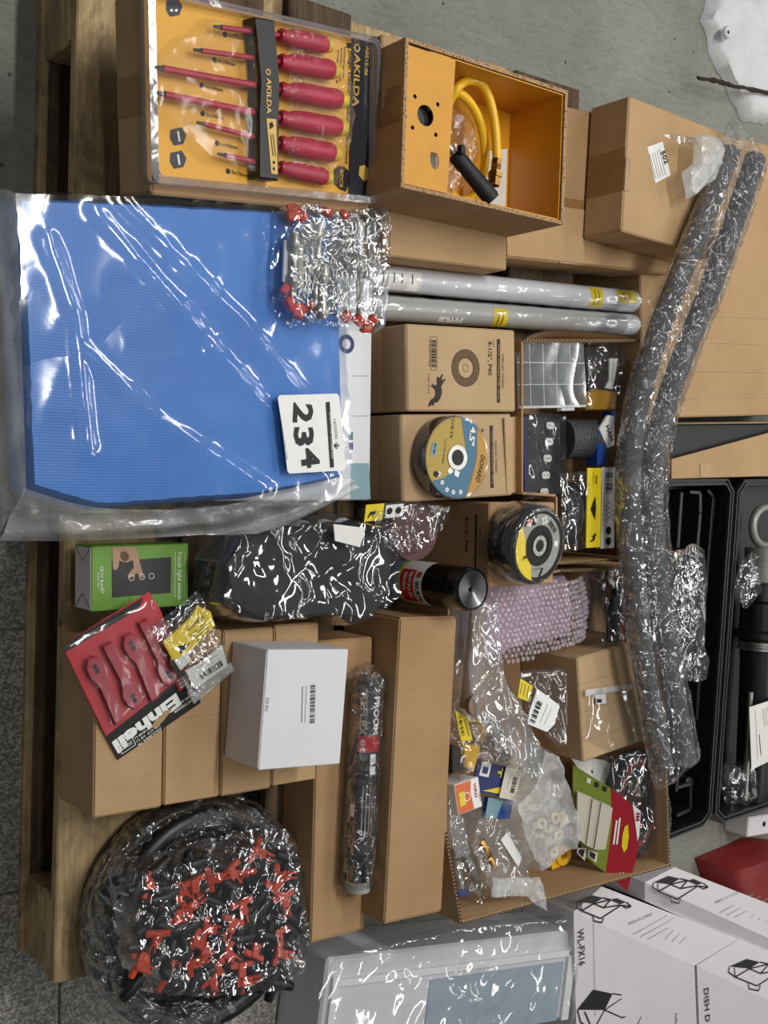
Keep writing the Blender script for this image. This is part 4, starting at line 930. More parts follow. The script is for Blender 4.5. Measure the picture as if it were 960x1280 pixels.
# ---------------------------------------------------------------- wrapped bottle on the low long carton
M['bottle_black'] = pmat('black_label_plastic', '1d1e20', .35, .2, 60); M['brick_red'] = pmat('brick_red_label', '6d3027', .5, .2, 80)
def axframe(a, b, z):
    A, B = at(*a, z), at(*b, z); X = (B-A).normalized(); Z = Vector((0, 0, 1)); Y = Z.cross(X); fr = wf(); fr.m = Matrix((X, Y, Z)).transposed().to_4x4(); fr.m.translation = A; fr.mi = fr.m.inverted(); fr.o = A; fr.X, fr.Y, fr.Z = X, Y, Z; return fr, (B-A).length
rad = .0215; f, L = axframe((460, 828), (446, 1118), .2235+rad)
r = thing('foil_wrapped_bottle', 'black cylinder with silver lettering shrink wrapped in clear film', 'bottle', f.m @ Vector((L/2, 0, -rad)))
MB().lathe([(0, .02), (rad*.92, .02), (rad, .026), (rad, L-.03), (rad*.9, L-.022), (0, L-.022)], 28, dirM((0, 0, 0), (1, 0, 0))).build('cylinder', M['bottle_black'], r, f, 1)
MB().lathe([(rad*.8, L-.024), (rad*.85, L-.006), (0, L-.004)], 24, dirM((0, 0, 0), (1, 0, 0))).build('grey_end', M['label_grey'], r, f, 1)
def cyl(rr): return lambda p: Vector((p.x, (rr+p.z)*math.sin(p.y/rr), (rr+p.z)*math.cos(p.y/rr)))
P = Print(f, .0003); P.px = False
P.text('white', 'PROOM', (.045, -.002), (.098, -.002), .010, 1, .03); P.text('label_grey', 'REFLEX', (.040, -.021), (.100, -.021), .010, 1, .03)
P.poly('red', [(.100, -.022), (.122, -.022), (.122, .012), (.100, .012)]); P.text('white', '40HC', (.104, -.019), (.122, -.019), .007, 2)
P.poly('white', [(.125, -.004), (.139, -.004), (.139, .005), (.125, .005)]); P.poly('white', [(.142, -.004), (.154, -.004), (.154, .005), (.142, .005)])
P.poly('brick_red', [(.03, -.033), (.155, -.033), (.155, -.027), (.03, -.027)]); P.poly('paper', [(.195, -.030), (.213, -.030), (.213, -.023), (.195, -.023)])
for k in range(5): P.line('label_grey', [(.17, -.012+k*.005), (.235+.006*(k % 2), -.012+k*.005)], .0012)
P.done(r, {'white': ('white_lettering', M['white']), 'label_grey': ('silver_lettering', M['label_grey']), 'red': ('red_band', M['red']), 'brick_red': ('brick_red_stripe', M['brick_red']), 'paper': ('price_tag', M['paper'])}, warp=cyl(rad))
mb = MB(); mb.grid(lambda s, t: (lambda R_: (t*L, R_*math.cos(2*math.pi*s), max(-rad, R_*math.sin(2*math.pi*s))))((rad+.0025)*min(1, (max(1e-4, min(t, 1-t))*16)**.5)*(1+.10*crump(t*9, math.sin(2*math.pi*s), 2.2, 2)*(1.8 if t < .12 else .55))), 40, 70, True)
mb.build('shrink_wrap', M['film_crinkle'], r, f, 1)
# ---------------------------------------------------------------- black coil in film
M['coil_black'] = pmat('black_ribbed_hose', '161618', .4, .3, 200)
c = at(240, 1136, .17); cr = thing('hose_coil', 'coil of black hose wrapped in clear film at the pallet corner', 'hose', (c.x, c.y, DECK))
for k, (R_, z) in enumerate(((.137, .155), (.138, .183), (.120, .160), (.133, .207))):
    mb = MB(); mb.tube([(c.x+R_*math.cos(t)*(1+.02*math.sin(3*t+k)), c.y+R_*1.02*math.sin(t), z+.004*math.sin(2*t+k)) for t in [2*math.pi*i/120 for i in range(120)]], [.0145*(1+.05*(i % 2)) for i in range(120)], 10, closed=True)
    mb.build('coil_turn', M['coil_black'], cr, WORLD, 1)
mb = MB(); mb.grid(lambda s, t: (lambda R_, h: (c.x+R_*math.cos(2*math.pi*s), c.y+R_*math.sin(2*math.pi*s), h))(.128+(.026+.004*crump(s*30, t*3, 1, 6))*math.cos(2*math.pi*t)*1.15, .18+(.043+.003*crump(s*40, t*5, 1, 7))*math.sin(2*math.pi*t)), 150, 24, True)
mb.build('film_wrap', M['film_crinkle'], cr, WORLD, 1)
# ---------------------------------------------------------------- bag of orange and black clips
M['clip_orange'] = pmat('orange_red_plastic', 'd2492c', .35, .1, 30)
f = zf(.232); outl = [(150, 1072), (215, 1062), (300, 1040), (360, 1034), (366, 1090), (376, 1150), (372, 1205), (340, 1232), (250, 1240), (165, 1236), (148, 1190), (140, 1130), (136, 1090)]
R = random.Random(12)
def clipmesh(ox):
    mb = MB()
    mb.box(-.017, .017, -.004, .004, 0, .006, .0012); mb.box(-.006, .006, -.016, .004, .001, .008, .0015); mb.box(-.005, -.002, -.028, -.014, .001, .005, .0006); mb.box(.002, .005, -.028, -.014, .001, .005, .0006)
    return mb
proto = {}
def place(kind, px, py, z, rz, tx):
    nm = 'spring_clip' if kind == 'o' else 'hose_fitting'
    if kind not in proto:
        if kind == 'o': mb = clipmesh(0); mt = 'clip_orange'
        else: mb = MB(); mb.tube([(-.018, 0, .006), (.0, 0, .007), (.018, .004, .006)], [.006, .0085, .0055], 10); mb.tube([(0, 0, .006), (.004, -.018, .006)], .006, 10); mt = 'coil_black'
        o = mb.build(nm, M[mt], None, WORLD, 1, origin=(0, 0, 0)); proto[kind] = o
    else: o = proto[kind].copy(); COL.objects.link(o)
    p = at(px, py, z); o.matrix_basis = Matrix.Translation(p) @ Matrix.Rotation(rz, 4, 'Z') @ Matrix.Rotation(tx, 4, 'X')
    tag(o, 'orange plastic clip inside the clear bag on the hose coil' if kind == 'o' else 'black hose fitting inside the clear bag with orange clips', 'clip' if kind == 'o' else 'fitting', 'orange clips in the bag' if kind == 'o' else 'black fittings in the bag')
for (x, y, rz) in ((182, 1105, 1.2), (200, 1120, .4), (228, 1110, -.9), (240, 1100, .2), (232, 1135, 2.2), (196, 1165, .1), (218, 1150, 2.8), (262, 1098, 1.6), (285, 1085, .3), (305, 1088, -.4), (318, 1062, 1.1), (345, 1095, 1.5), (352, 1120, .4), (340, 1110, 2.4), (300, 1128, .2), (310, 1145, 1.3), (290, 1150, -.6), (240, 1175, .9), (255, 1185, -.3), (280, 1190, .7), (268, 1205, 2.0), (300, 1205, .1), (235, 1205, 1.7), (170, 1205, 1.2), (178, 1190, .2), (345, 1190, 1.5), (345, 1165, .3), (315, 1195, 2.6), (255, 1160, 1.1), (225, 1195, .0), (262, 1222, .6), (300, 1226, 1.9), (205, 1222, .8)):
    place('o', x, y, .248+R.uniform(-.004, .012), rz+R.uniform(-.3, .3), R.uniform(-.5, .5))
for k in range(92):
    x, y = R.uniform(152, 366), R.uniform(1066, 1234)
    if y < 1088-(x-160)*.15: y += 25
    place('b', x, y, .236+R.uniform(0, .010), R.uniform(0, 6.3), R.uniform(-.6, .6))
mb = pillow(f.pl(outl), .04, 130, 34, hf=lambda x, y: .036, amp=.006, sc=20, seed=61, jit=.008, power=5)
tag(mb.build('plastic_bag', M['film_fine'], None, f, 1), 'clear bag packed with orange clips and black fittings', 'plastic bag')
# ---------------------------------------------------------------- green switch box
M['green_card'] = pmat('leaf_green_card', '6a9a34', .45, .08, 40); M['panel_dark'] = pmat('dark_grey_print', '2b2a2b', .4, .05); M['skin_print'] = pmat('printed_hand', 'b28d6f', .5, .12, 60)
f = Fr((114, 765), (235, 757), (114, 683), .226); h = .05; r = froot('switch_box', 'green touch light switch box beside the red blade card', 'box', f, h)
MB().box(0, f.w, 0, f.h, -h, 0, .0012).build('body', M['green_card'], r, f)
sideslab(r, f, 'end_flap', 'l', .002, f.h-.002, -h+.002, -.0015, 'white_side', .0006)
g = wf(); g.m = f.m @ Matrix.Translation((-.0007, 0, 0)) @ Matrix(((0, 0, -1, 0), (0, 1, 0, 0), (1, 0, 0, 0), (0, 0, 0, 1))); g.mi = g.m.inverted(); g.o = g.m.translation; g.Z = -f.X
P = Print(g); P.px = False
for q in ([(-h+.004, f.h-.003), (-h*.5, f.h*.76), (-.003, f.h-.004)], [(-h+.004, .003), (-h*.5, f.h*.26), (-.003, .004)]): P.line('ink', q, .0009)
P.done(r, {'ink': ('flap_seam', M['ink'])})
P = Print(f)
P.poly('panel_dark', [(139.5, 702), (214, 696), (213, 741), (140, 747)])
P.poly('skin_print', [(140, 684), (169, 683), (172, 692), (175, 705), (179, 719), (180, 722), (176, 722), (171, 716), (166, 721), (160, 723), (159, 719), (167, 709), (166, 700), (158, 703), (152, 702), (149, 700), (148, 708), (145, 713), (141, 711)], 1)
P.poly('ink_soft', [(151, 690), (157, 689), (161, 694), (160, 700), (155, 702), (150, 697)], 2)
for q in ((164, 722), (177, 721), (189, 720)): P.ring('white', q, .0032, .0038, 2, 20)
P.text('white', 'Touch light switch', (222, 689), (222, 749), .0055, 1); P.line('white', [(219, 689), (218.5, 747)], .0005); P.line('white', [(231, 690), (230, 746)], .0003)
P.text('white', 'CE FC RoHS', (125, 708), (125, 738), .0042, 1); P.text('white', 'www.tsw', (121.5, 715), (121.5, 735), .002, 1)
P.ring('white', (128, 739), .0015, .0022, 1, 6)
P.done(r, {'panel_dark': ('switch_picture', M['panel_dark']), 'skin_print': ('printed_hand', M['skin_print']), 'ink_soft': ('hand_detail', M['ink_soft']), 'white': ('white_lettering', M['white'])})
# ---------------------------------------------------------------- red blade card
M['card_red'] = pmat('red_gloss_card', 'b81f2e', .35, .06, 60); M['blade_red'] = pmat('red_plastic_blade', 'a02438', .3, .1, 60)
f = Fr((147, 950), (251, 878), (70, 811), .2475, .2475, .262); r = froot('blade_pack', 'red and black card with four red mower blades on the tan cartons', 'blade pack', f, .001)
W, H = f.w, f.h
pts = [Vector((0, 0)), Vector((W, 0)), Vector((W, H*.86)), Vector((W*.97, H)), Vector((0, H))]
MB().prism(pts, -.001, 0).build('card', M['card_red'], r, f)
P = Print(f); P.px = False
P.poly('black', [(0, 0), (W, 0), (W, .040), (W*.93, .046), (0, .036)]); P.poly('black', [(0, H-.010), (W*.80, H-.012), (W*.9, H-.002), (0, H)]); 
P.text('white', 'Einhell', (W*.80, .031), (W*.02, .024), .017, 2, .05)
for k, s in enumerate(('GE-CT 18/28 Li', 'GE-CT 18 Li', 'ARCURRA 18')): P.text('white', s, (W*.52, .014-k*.005), (W*.24, .0125-k*.005), .003, 2, .01)
P.text('white', 'ERSATZMESSER', (W*.97, .012), (W*.70, .012), .0034, 2, .01); P.text('white', 'SPARE BLADE', (W*.97, .018), (W*.72, .018), .0034, 2, .01)
P.poly('red', [(W*.84, .030), (W*.99, .030), (W*.99, .050), (W*.84, .050)], 1); P.text('white', 'E', (W*.97, .045), (W*.86, .045), .012, 3, .05)
P.line('white', [(W*.06, .004), (W*.22, .004), (W*.22, .015), (W*.06, .015), (W*.06, .004)], .0008, 2); P.text('white', '20 x', (W*.20, .012), (W*.09, .012), .005, 2)
P.line('white', [(W*.06, H-.006), (W*.26, H-.006)], .0012, 2)
P.done(r, {'black': ('black_band', M['black']), 'white': ('white_lettering', M['white']), 'red': ('logo_square', M['red'])})
mb = MB(); mb.prism([(W*.42, .011), (W*.50, .017), (W*.56, .016), (W*.62, .020), (W*.70, .016), (W*.62, .012), (W*.56, .009), (W*.48, .008)], .0003, .0013); mb.build('hang_hole', M['carton'], r, f)
for k in range(4):
    x = W*(.17+.205*k); up = k % 2 == 0
    o = [(a*1.15, b*1.42) for a, b in [(-.006, .0), (-.0045, .038), (-.009, .050), (-.009, .060), (-.004, .066), (.004, .066), (.009, .060), (.009, .050), (.0045, .038), (.004, 0)]]
    y0 = .043
    q = [(x+a, (y0+b) if up else (y0+.094-b+.004)) for a, b in o]
    mb = MB(); mb.prism(q, .001, .0075, .0015); bl = mb.build('mower_blade', M['blade_red'], r, f)
    cy = y0+.079 if up else y0+.019
    for dy in (-.0035, .003): MB().lathe([(0, .0078), (.0032, .0078)], 14, c=(x, cy+dy)).build('blade_hole', M['black'], bl, f)
    e = [(x+a*1.35, (y0+b) if up else (y0+.094-b+.004)) for a, b in o]
    mb = pillow(e, .011, 60, 8, hf=lambda x, y: .0105, amp=.0006, sc=30, seed=k, under=False, power=9); mb.build('blister_bubble', M['pack_clear'], r, f, 1)
mb = pillow([(.002, .036), (W-.002, .040), (W-.003, H-.01), (.002, H-.003)], .003, 60, 10, hf=lambda x, y: .0025, amp=.0015, sc=20, seed=3, under=False, power=12); mb.build('blister_film', M['pack_clear'], r, f, 1)
# ---------------------------------------------------------------- caution zip bag
f = Fr((243, 880), (293, 838), (190, 787), .268); r = thing('zip_bag', 'small clear zip bag with yellow caution slip and bar code label', 'plastic bag', at(243, 810, .262))
MB().prism(f.pl([(203, 803), (237, 772), (246, 757), (262, 764), (268, 782), (238, 812), (216, 826)], .002), .001, .004).build('caution_slip', M['yellow'], r, f)
P = Print(f, .0044); P.text('black', 'CAUTION', (235, 789), (255, 772), .0042, 1, .02)
for k in range(4): P.line('black', [(238+k*1.5, 794+k*3.5), (258+k*1.2, 777+k*3.5)], .0009)
P.poly('black', [(222, 808), (238, 803), (226, 818)]); P.line('black', [(214, 826), (222, 838), (228, 846)], .006)
P.done(r, {'black': ('caution_print', M['black'])})
MB().prism(f.pl([(231, 838), (250, 828), (277, 806), (284, 832), (243, 861)], .004), .004, .0055).build('bar_code_label', M['paper'], r, f)
P = Print(f, .006); P.bars('black', (251, 846), (278, 828), .008, 1, 20, 5); P.line('grey_ink', [(247, 835), (272, 818)], .0008); P.line('grey_ink', [(250, 838), (268, 826)], .0006); P.text('black', 'MD-701', (265, 814), (272, 810), .002)
P.done(r, {'black': ('bar_code', M['black']), 'grey_ink': ('small_print', M['grey_ink'])})
MB().prism(f.pl([(214, 812), (232, 806), (238, 826), (226, 838), (214, 832)], .003), .0005, .003).build('folded_leaflet', M['paper'], r, f)
mb = pillow(f.pl([(247, 740), (252, 744), (272, 788), (293, 838), (243, 880), (236, 868), (230, 845), (192, 790), (190, 786)], .004), .008, 90, 22, hf=lambda x, y: .0072, amp=.0042, sc=34, seed=71, power=6); mb.build('bag_film', M['film_fine'], r, f, 1)
mb = MB(); mb.prism(f.pl([(228, 846), (243, 880), (293, 838), (289, 828), (244, 864)], .003), .0015, .0022); mb.build('bag_hem', M['film_milk'], r, f)
# ---------------------------------------------------------------- black thing in clear bag
f = zf(.2465); r = thing('bagged_cloth', 'black folded cover in a clear bag between tarpaulin and tan cartons', 'cover', at(360, 715, .2465))
mb = pillow(f.pl([(246, 700), (275, 668), (330, 660), (400, 655), (460, 668), (474, 700), (470, 750), (440, 772), (380, 768), (290, 772), (262, 756)]), .05, 100, 26, hf=lambda x, y: .046+.006*noise.noise(Vector((x*16, y*16, 4))), amp=.003, sc=10, seed=81, power=4); mb.build('black_cover', M['dark'], r, f, 1)
mb = pillow(f.pl([(240, 700), (262, 662), (330, 648), (410, 640), (470, 655), (482, 700), (478, 745), (430, 780), (412, 782), (395, 768), (290, 778), (262, 770), (236, 752), (244, 725)]), .05, 150, 36, hf=lambda x, y: .054+.006*noise.noise(Vector((x*16, y*16, 4))), amp=.008, sc=13, seed=82, power=4, under=False, jit=.004); mb.build('bag_film', M['film'], r, f, 1)
MB().prism(f.pl([(417, 655), (457, 660), (450, 684), (419, 676)], .066), .064, .066).build('paper_slip', M['paper'], r, f)
# ---------------------------------------------------------------- sanding disc pack with yellow header
M['abrasive_plum'] = pmat('plum_abrasive', '6a4a4c', .85, .25, 300, bump=.3)
f = zf(.262); r = thing('sanding_disc_pack', 'bag of plum sanding discs with yellow and black header', 'disc', at(505, 660, .262))
c = f.uv(506, 663)
for k in range(4): MB().lathe([(.0, k*.004), (.042, k*.004), (.042, k*.004+.003), (0, k*.004+.003)], 40, c=(c.x+k*.002, c.y)).build('sanding_disc', M['abrasive_plum'], r, f, 1)
g = Fr((455, 652), (505, 647), (446, 632), .285, .285, .291); MB().box(0, g.w, 0, g.h, -.001, 0).build('header_card', M['card_black'], r, g)
P = Print(g); P.px = False; P.poly('yellow', [(0, 0), (g.w*.45, 0), (g.w*.45, g.h), (0, g.h)]); P.poly('paper', [(g.w*.5, .002), (g.w*.95, .002), (g.w*.95, g.h-.003), (g.w*.5, g.h-.003)])
for k in range(2): P.ring('black', (g.w*(.6+.22*k), g.h*.5), 0, .005, 2, 16)
bull(P, 'black', (.004, .004), (1, 0), (0, 1), .0018)
P.done(r, {'yellow': ('yellow_panel', M['yellow']), 'paper': ('symbol_panel', M['paper']), 'black': ('black_print', M['black'])})
mb = pillow(f.pl([(446, 636), (500, 626), (556, 630), (540, 664), (505, 694), (462, 690), (450, 665)]), .02, 80, 18, hf=lambda x, y: .024, amp=.006, sc=25, seed=91, power=5, under=False); mb.build('bag_film', M['film_fine'], r, f, 1)
# ---------------------------------------------------------------- spray can standing upright
M['can_black'] = pmat('gloss_black_cap', '0d0d0f', .18, .1, 20, coat=.4)
ct = .335; c = at(592, 737, ct); f = wf((c.x, c.y, DECK)); Hc = ct-DECK; rc_ = .0318
r = thing('spray_can', 'spray paint can with black cap and red label, standing by the cartons', 'spray can', (c.x, c.y, DECK))
MB().lathe([(0, 0), (rc_*.9, .0), (rc_*.95, .004), (rc_, .008), (rc_, Hc*.60)], 40).build('can_body', M['white'], r, f, 1)
MB().lathe([(rc_*.99, Hc*.60), (rc_, Hc*.61), (rc_*.985, Hc*.95), (rc_*.95, Hc*.985), (rc_*.86, Hc), (rc_*.83, Hc-.002), (.004, Hc-.004), (.003, Hc-.001), (0, Hc-.001)], 40).build('cap', M['can_black'], r, f, 1)
rainbow = [('can_black', None, .05, .20), ('c_navy', '1d3f6e', .20, .235), ('c_blue', '2f6fa8', .235, .26), ('c_green', '3c8f57', .26, .29), ('c_lime', '97b23e', .29, .315), ('c_yell', 'd9c445', .315, .335)]
a0 = math.radians(180)   # the side facing the photographer
def band(nm, mt, z0, z1, w0, w1, k=1.004, n=16): 
    mb = MB(); mb.grid(lambda s, t: (rc_*k*math.cos(a0+w0+(w1-w0)*s), rc_*k*math.sin(a0+w0+(w1-w0)*s), (z0+(z1-z0)*t)*Hc), n, 2); return mb.build(nm, M[mt], r, f, 1)
for k, c_, z0, z1 in rainbow:
    if c_: M[k] = pmat('rainbow_'+k, c_, .4, .05)
    band('colour_band', k, z0, z1, -1.6, 1.6)
band('red_label', 'red', .34, .505, -.72, .95)
def canwarp(p): ang_ = a0 + p.x/rc_; return Vector(((rc_*1.008+p.z)*math.cos(ang_), (rc_*1.008+p.z)*math.sin(ang_), p.y))
P = Print(f, .0); P.px = False
P.text('white', 'PINTURA EN', (-.018, Hc*.445), (.020, Hc*.445), .0075, 1, .02); P.text('white', 'AEROSOL', (-.018, Hc*.385), (.010, Hc*.385), .0075, 1, .02)
P.text('black', 'WURTH', (-.006, Hc*.53), (.027, Hc*.53), .0095, 1, .03)
for k in range(2): P.poly('red', [(-.021, Hc*.535+k*.0055), (-.010, Hc*.535+k*.0055), (-.012, Hc*.535+k*.0055+.0045), (-.019, Hc*.535+k*.0055+.0045)], 1)
P.done(r, {'white': ('white_lettering', M['white']), 'black': ('brand_lettering', M['black']), 'red': ('brand_mark', M['red'])}, warp=canwarp)
# ---------------------------------------------------------------- bag of clear taps with orange ends
M['clear_plastic'] = film_mat('clear_moulded_plastic', .16, (.9, .92, .9), 30, .3, .12, 1.3)
f = zf(.318); r = thing('plastic_bag', 'clear bag of chrome fittings with orange ends on the tarpaulin corner', 'plastic bag', at(412, 335, .318))
M['chrome'] = pmat('chrome', 'b9b9b4', .28, .3, 60, metal=.5)
def tp(px, py, z): return Vector((*f.uv(px, py, z), z))
for k, (xa, ya, xb, yb) in enumerate(((368, 290, 366, 370), (382, 285, 378, 375), (390, 272, 388, 330), (405, 330, 402, 388), (423, 300, 424, 380), (441, 300, 441, 390), (398, 278, 394, 385), (415, 275, 414, 388), (432, 278, 432, 388), (448, 275, 450, 392), (464, 280, 466, 395))):
    z = .014+.006*(k % 2); a, b = tp(xa, ya, z), tp(xb, yb, z)
    MB().lathe([(0, 0), (.006, 0), (.0085, .01), (.0085, .02), (.006, .024), (.006, .05), (.009, .054), (.009, .064), (.005, .07), (.005, (b-a).length), (0, (b-a).length)], 14, dirM(a, b-a)).build('chrome_fitting', M['chrome' if k % 3 == 0 else 'clear_plastic'], r, f, 1)
for (x, y, s) in ((366, 266, 1.3), (376, 269, 1), (408, 266, .9), (430, 268, .8), (356, 362, .9), (362, 380, 1.2), (374, 390, 1.2), (390, 384, .9), (432, 395, 1), (448, 400, 1.1), (458, 408, 1.2), (466, 398, .8)):
    p = tp(x, y, .010); mb = MB(); mb.box(-.008*s, .008*s, -.006*s, .006*s, -.004, .006, .002, Matrix.Translation(p) @ Matrix.Rotation(x*.7, 4, 'Z') @ Matrix.Rotation(.4, 4, 'X')); mb.build('orange_end', M['clip_orange'], r, f)
MB().prism(f.pl([(356, 300), (378, 305), (380, 360), (354, 352)], .01), .006, .010).build('white_insert', M['paper'], r, f)
mb = pillow(f.pl([(371, 250), (350, 262), (346, 330), (345, 372), (352, 392), (374, 412), (400, 402), (440, 410), (474, 418), (478, 395), (480, 330), (486, 280), (478, 258), (420, 262)], .012), .03, 150, 34, hf=lambda x, y: .028, amp=.006, sc=26, seed=101, power=5, jit=.003); mb.build('bag_film', M['film_fine'], r, f, 1)
# ---------------------------------------------------------------- open cartons
def open_carton(label, f, D, t=.004, mt='carton2', flute=()):
    r = froot('open_carton', label, 'box', f, D); W, H = f.w, f.h
    for x0, x1, y0, y1 in ((0, t, 0, H), (W-t, W, 0, H), (t, W-t, 0, t), (t, W-t, H-t, H)): MB().box(x0, x1, y0, y1, -D, 0, .0008).build('side_panel', M[mt], r, f)
    MB().box(t, W-t, t, H-t, -D, -D+.003).build('bottom_panel', M['carton_in'], r, f)
    for (a, b) in flute:
        a, b = Vector(a), Vector(b); n = int((b-a).length/.006); mb = MB(); d = (b-a).normalized(); nn = Vector((-d.y, d.x))
        for k in range(n):
            p = a.lerp(b, (k+.5)/n); mb.box(-.0018, .0018, -t*.36, t*.36, 0, .0006, M=Matrix.Translation((p.x, p.y, 0)) @ Matrix.Rotation(math.atan2(d.y, d.x), 4, 'Z') @ Matrix.Rotation((k % 2-.5)*.5, 4, 'Z'))
        tag(mb.build('fluted_edge', M['ink'], r, f), kind='stuff')
    return r
def poly_carton(label, pts, z, base, mt, t=.004, flute=()):
    f = zf(z); P_ = f.pl(pts); n = len(P_); c = sum(P_, Vector((0, 0)))/n; r = thing('open_carton', label, 'box', (c.x, c.y, base)); D = z-base
    for i in range(n):
        a, b = P_[i], P_[(i+1) % n]; d = b-a; L = d.length; Mx = Matrix.Translation((a.x, a.y, 0)) @ Matrix.Rotation(math.atan2(d.y, d.x), 4, 'Z')
        s_ = 1 if (c-a).dot(Vector((-d.y, d.x))) > 0 else -1
        mb = MB(); mb.box(0, L, min(0, s_*t), max(0, s_*t), -D, 0, .0008, Mx); mb.build('side_panel', M[mt], r, f)
        if i in flute:
            mb = MB(); k_ = int(L/.006)
            for k in range(k_): mb.box(-.0019, .0019, -t*.3, t*.3, 0, .0006, M=Mx @ Matrix.Translation(((k+.5)*L/k_, s_*t/2, 0)) @ Matrix.Rotation((k % 2-.5)*.8, 4, 'Z'))
            tag(mb.build('fluted_edge', M['ink'], r, f), kind='stuff')
    MB().prism([p+(c-p).normalized()*.006 for p in P_], -D, -D+.003).build('bottom_panel', M['carton_in'], r, f)
    return r
r1 = poly_carton('open carton of small hardware beside the disc cartons', [(695, 706), (802, 699), (800, 424), (652, 424), (652, 618), (695, 621)], .292, DECK, 'carton2', flute=(0, 2))
rq = poly_carton('open empty brown carton with a bent flap between the large carton and the tool case', [(838, 599), (1040, 592), (1040, 526), (830, 528)], .15, 0, 'carton2')
g = zf(.151); mb = MB(); mb.prism(g.pl([(838, 574), (1000, 530), (1000, 594), (838, 598)]), 0, .003); mb.build('bent_flap', M['carton'], rq, g)
mb = MB(); mb.prism(g.pl([(873, 580), (886, 579), (886, 596), (873, 596)]), .003, .0045); mb.build('board_tab', M['carton3'], rq, g)
mb = MB(); mb.prism(g.pl([(842, 594), (1030, 588), (1030, 530), (836, 532)], -.012), -.016, -.012); mb.build('added_dark_sheet', M['case_in'], rq, g)  # black sheet added below the rim to darken the carton's inside
# bulging flap along the upper rim
mb = MB(); g = zf(.30); e = [g.uv(*p) for p in ((655, 424), (668, 417), (690, 413.5), (730, 415), (788, 421))]; e2 = [g.uv(*p, -.04) for p in ((657, 432), (668, 430), (690, 428), (730, 430), (788, 434))]
e, e2 = [Vector((*p, 0)) for p in e], [Vector((*p, -.04)) for p in e2]; e, e2 = smooth_path(e, 5), smooth_path(e2, 5)
mb.grid(lambda s, t: e[int(round(s*20))].lerp(e2[int(round(s*20))], t) if t <= 1 else None, 20, 3); mb.build('bent_flap', M['carton_in'], r1, g, 1)
def dots(path, g, nm, root, sz=.0012):
    mb = MB()
    for k, p in enumerate(path): mb.box(-sz, sz, -.0008, .0008, 0, .0008, M=Matrix.Translation(p) @ Matrix.Rotation(k % 2, 4, 'Z'))
    tag(mb.build(nm, M['ink'], root, g), kind='stuff')
dots([a.lerp(b, q) for a, b in zip(e, e[1:]) for q in (0, .5)], g, 'fluted_edge', r1)
# --- organiser box
M['clear_box'] = film_mat('clear_organiser_plastic', .07, (.93, .94, .95), 8, .1, .1, 1.2, fine=.2, vor=0); M['dark_bits'] = pmat('small_dark_screws', '4c4d4f', .5, .5, 300, metal=.3)
oz = .288; f = Fr((647, 511), (733, 509), (650, 427), oz); ro = froot('organiser_box', 'clear compartment box of small parts in the hardware carton', 'organiser', f, .034); W, H = f.w, f.h
out = [(0, 0), (W, 0), (W*.97, H*.985), (W*.94, H), (W*.12, H*1.0), (0, H*.74)]
mb = MB(); mb.prism(out, -.034, -.031); mb.build('tray_floor', M['clear_box'], ro, f)
mb = MB(); n_ = len(out); lo, hi = [mb.bm.verts.new((*p, -.034)) for p in out], [mb.bm.verts.new((*p, 0)) for p in out]
for i in range(n_): mb.bm.faces.new((lo[i], lo[(i+1) % n_], hi[(i+1) % n_], hi[i]))
mb.build('tray_wall', M['clear_box'], ro, f)
mb = MB(); mb.prism(out, 0, .0015); mb.build('lid', M['clear_box'], ro, f)
M['divider'] = film_mat('frosted_divider', .75, (.9, .92, .93), 8, .05, .2, fine=.1, vor=0)
for x in (.185, .375, .565, .77): MB().box(W*x-.0007, W*x+.0007, .003, H*.97, -.031, .0005).build('divider', M['divider'], ro, f)
for y in (.36, .69): MB().box(.002, W-.003, H*y-.0007, H*y+.0007, -.031, .0005).build('divider', M['divider'], ro, f)
MB().box(.003, W-.003, .0, .004, -.004, .003, .001).build('lid_hinge', M['divider'], ro, f)
MB().box(W*.62, W*.82, -.005, .001, -.010, .001, .001).build('clasp', M['divider'], ro, f)
R = random.Random(5)
for i, x in enumerate((.02, .20, .39, .58, .79)):
    for j, y in enumerate((.04, .38, .71)):
        if i == 4: continue
        mb = MB()
        for k in range(9):
            a = Vector((W*(x+R.uniform(.02, .15)), H*(y+R.uniform(.04, .26)), -.030+R.random()*.008)); d = Vector((R.uniform(-1, 1), R.uniform(-1, 1), 0)).normalized()*.004; mb.tube([a-d, a+d], .0012, 5)
        tag(mb.build('small_screws', M['dark_bits'], ro, f), kind='stuff')
# --- bag with yellow tool
M['amber'] = pmat('amber_yellow_plastic', 'b8871c', .4, .12, 30); M['dark_brown'] = pmat('dark_brown_foam', '2f2822', .8, .3, 60, bump=.3)
f = zf(.245); rr = thing('zip_bag', 'clear bag with an amber tool end and white strap in the hardware carton', 'plastic bag', at(758, 470, .245))
mb = MB(); mb.prism(f.pl([(732, 492), (745, 486), (772, 490), (770, 513), (734, 513)], .02), 0, .022, .004); mb.build('amber_grip', M['amber'], rr, f)
mb = MB(); mb.prism(f.pl([(728, 432), (772, 430), (770, 492), (735, 490)], .012), -.01, .014, .004); mb.build('brown_pad', M['dark_brown'], rr, f)
mb = MB(); g2 = f.pl([(761, 448), (772, 448), (768, 475), (765, 487), (756, 485), (761, 475)], .018); mb.prism(g2, .016, .019); mb.build('white_strap', M['paper'], rr, f)
P = Print(f, .0192); P.line('grey_ink', [(767, 452), (764, 478)], .0012); P.done(rr, {'grey_ink': ('strap_slot', M['grey_ink'])})
mb = pillow(f.pl([(727, 425), (788, 422), (782, 470), (774, 512), (728, 514)], .02), .03, 70, 16, hf=lambda x, y: .027, amp=.004, sc=25, seed=111, power=7, under=False); mb.build('bag_film', M['film'], rr, f, 1)
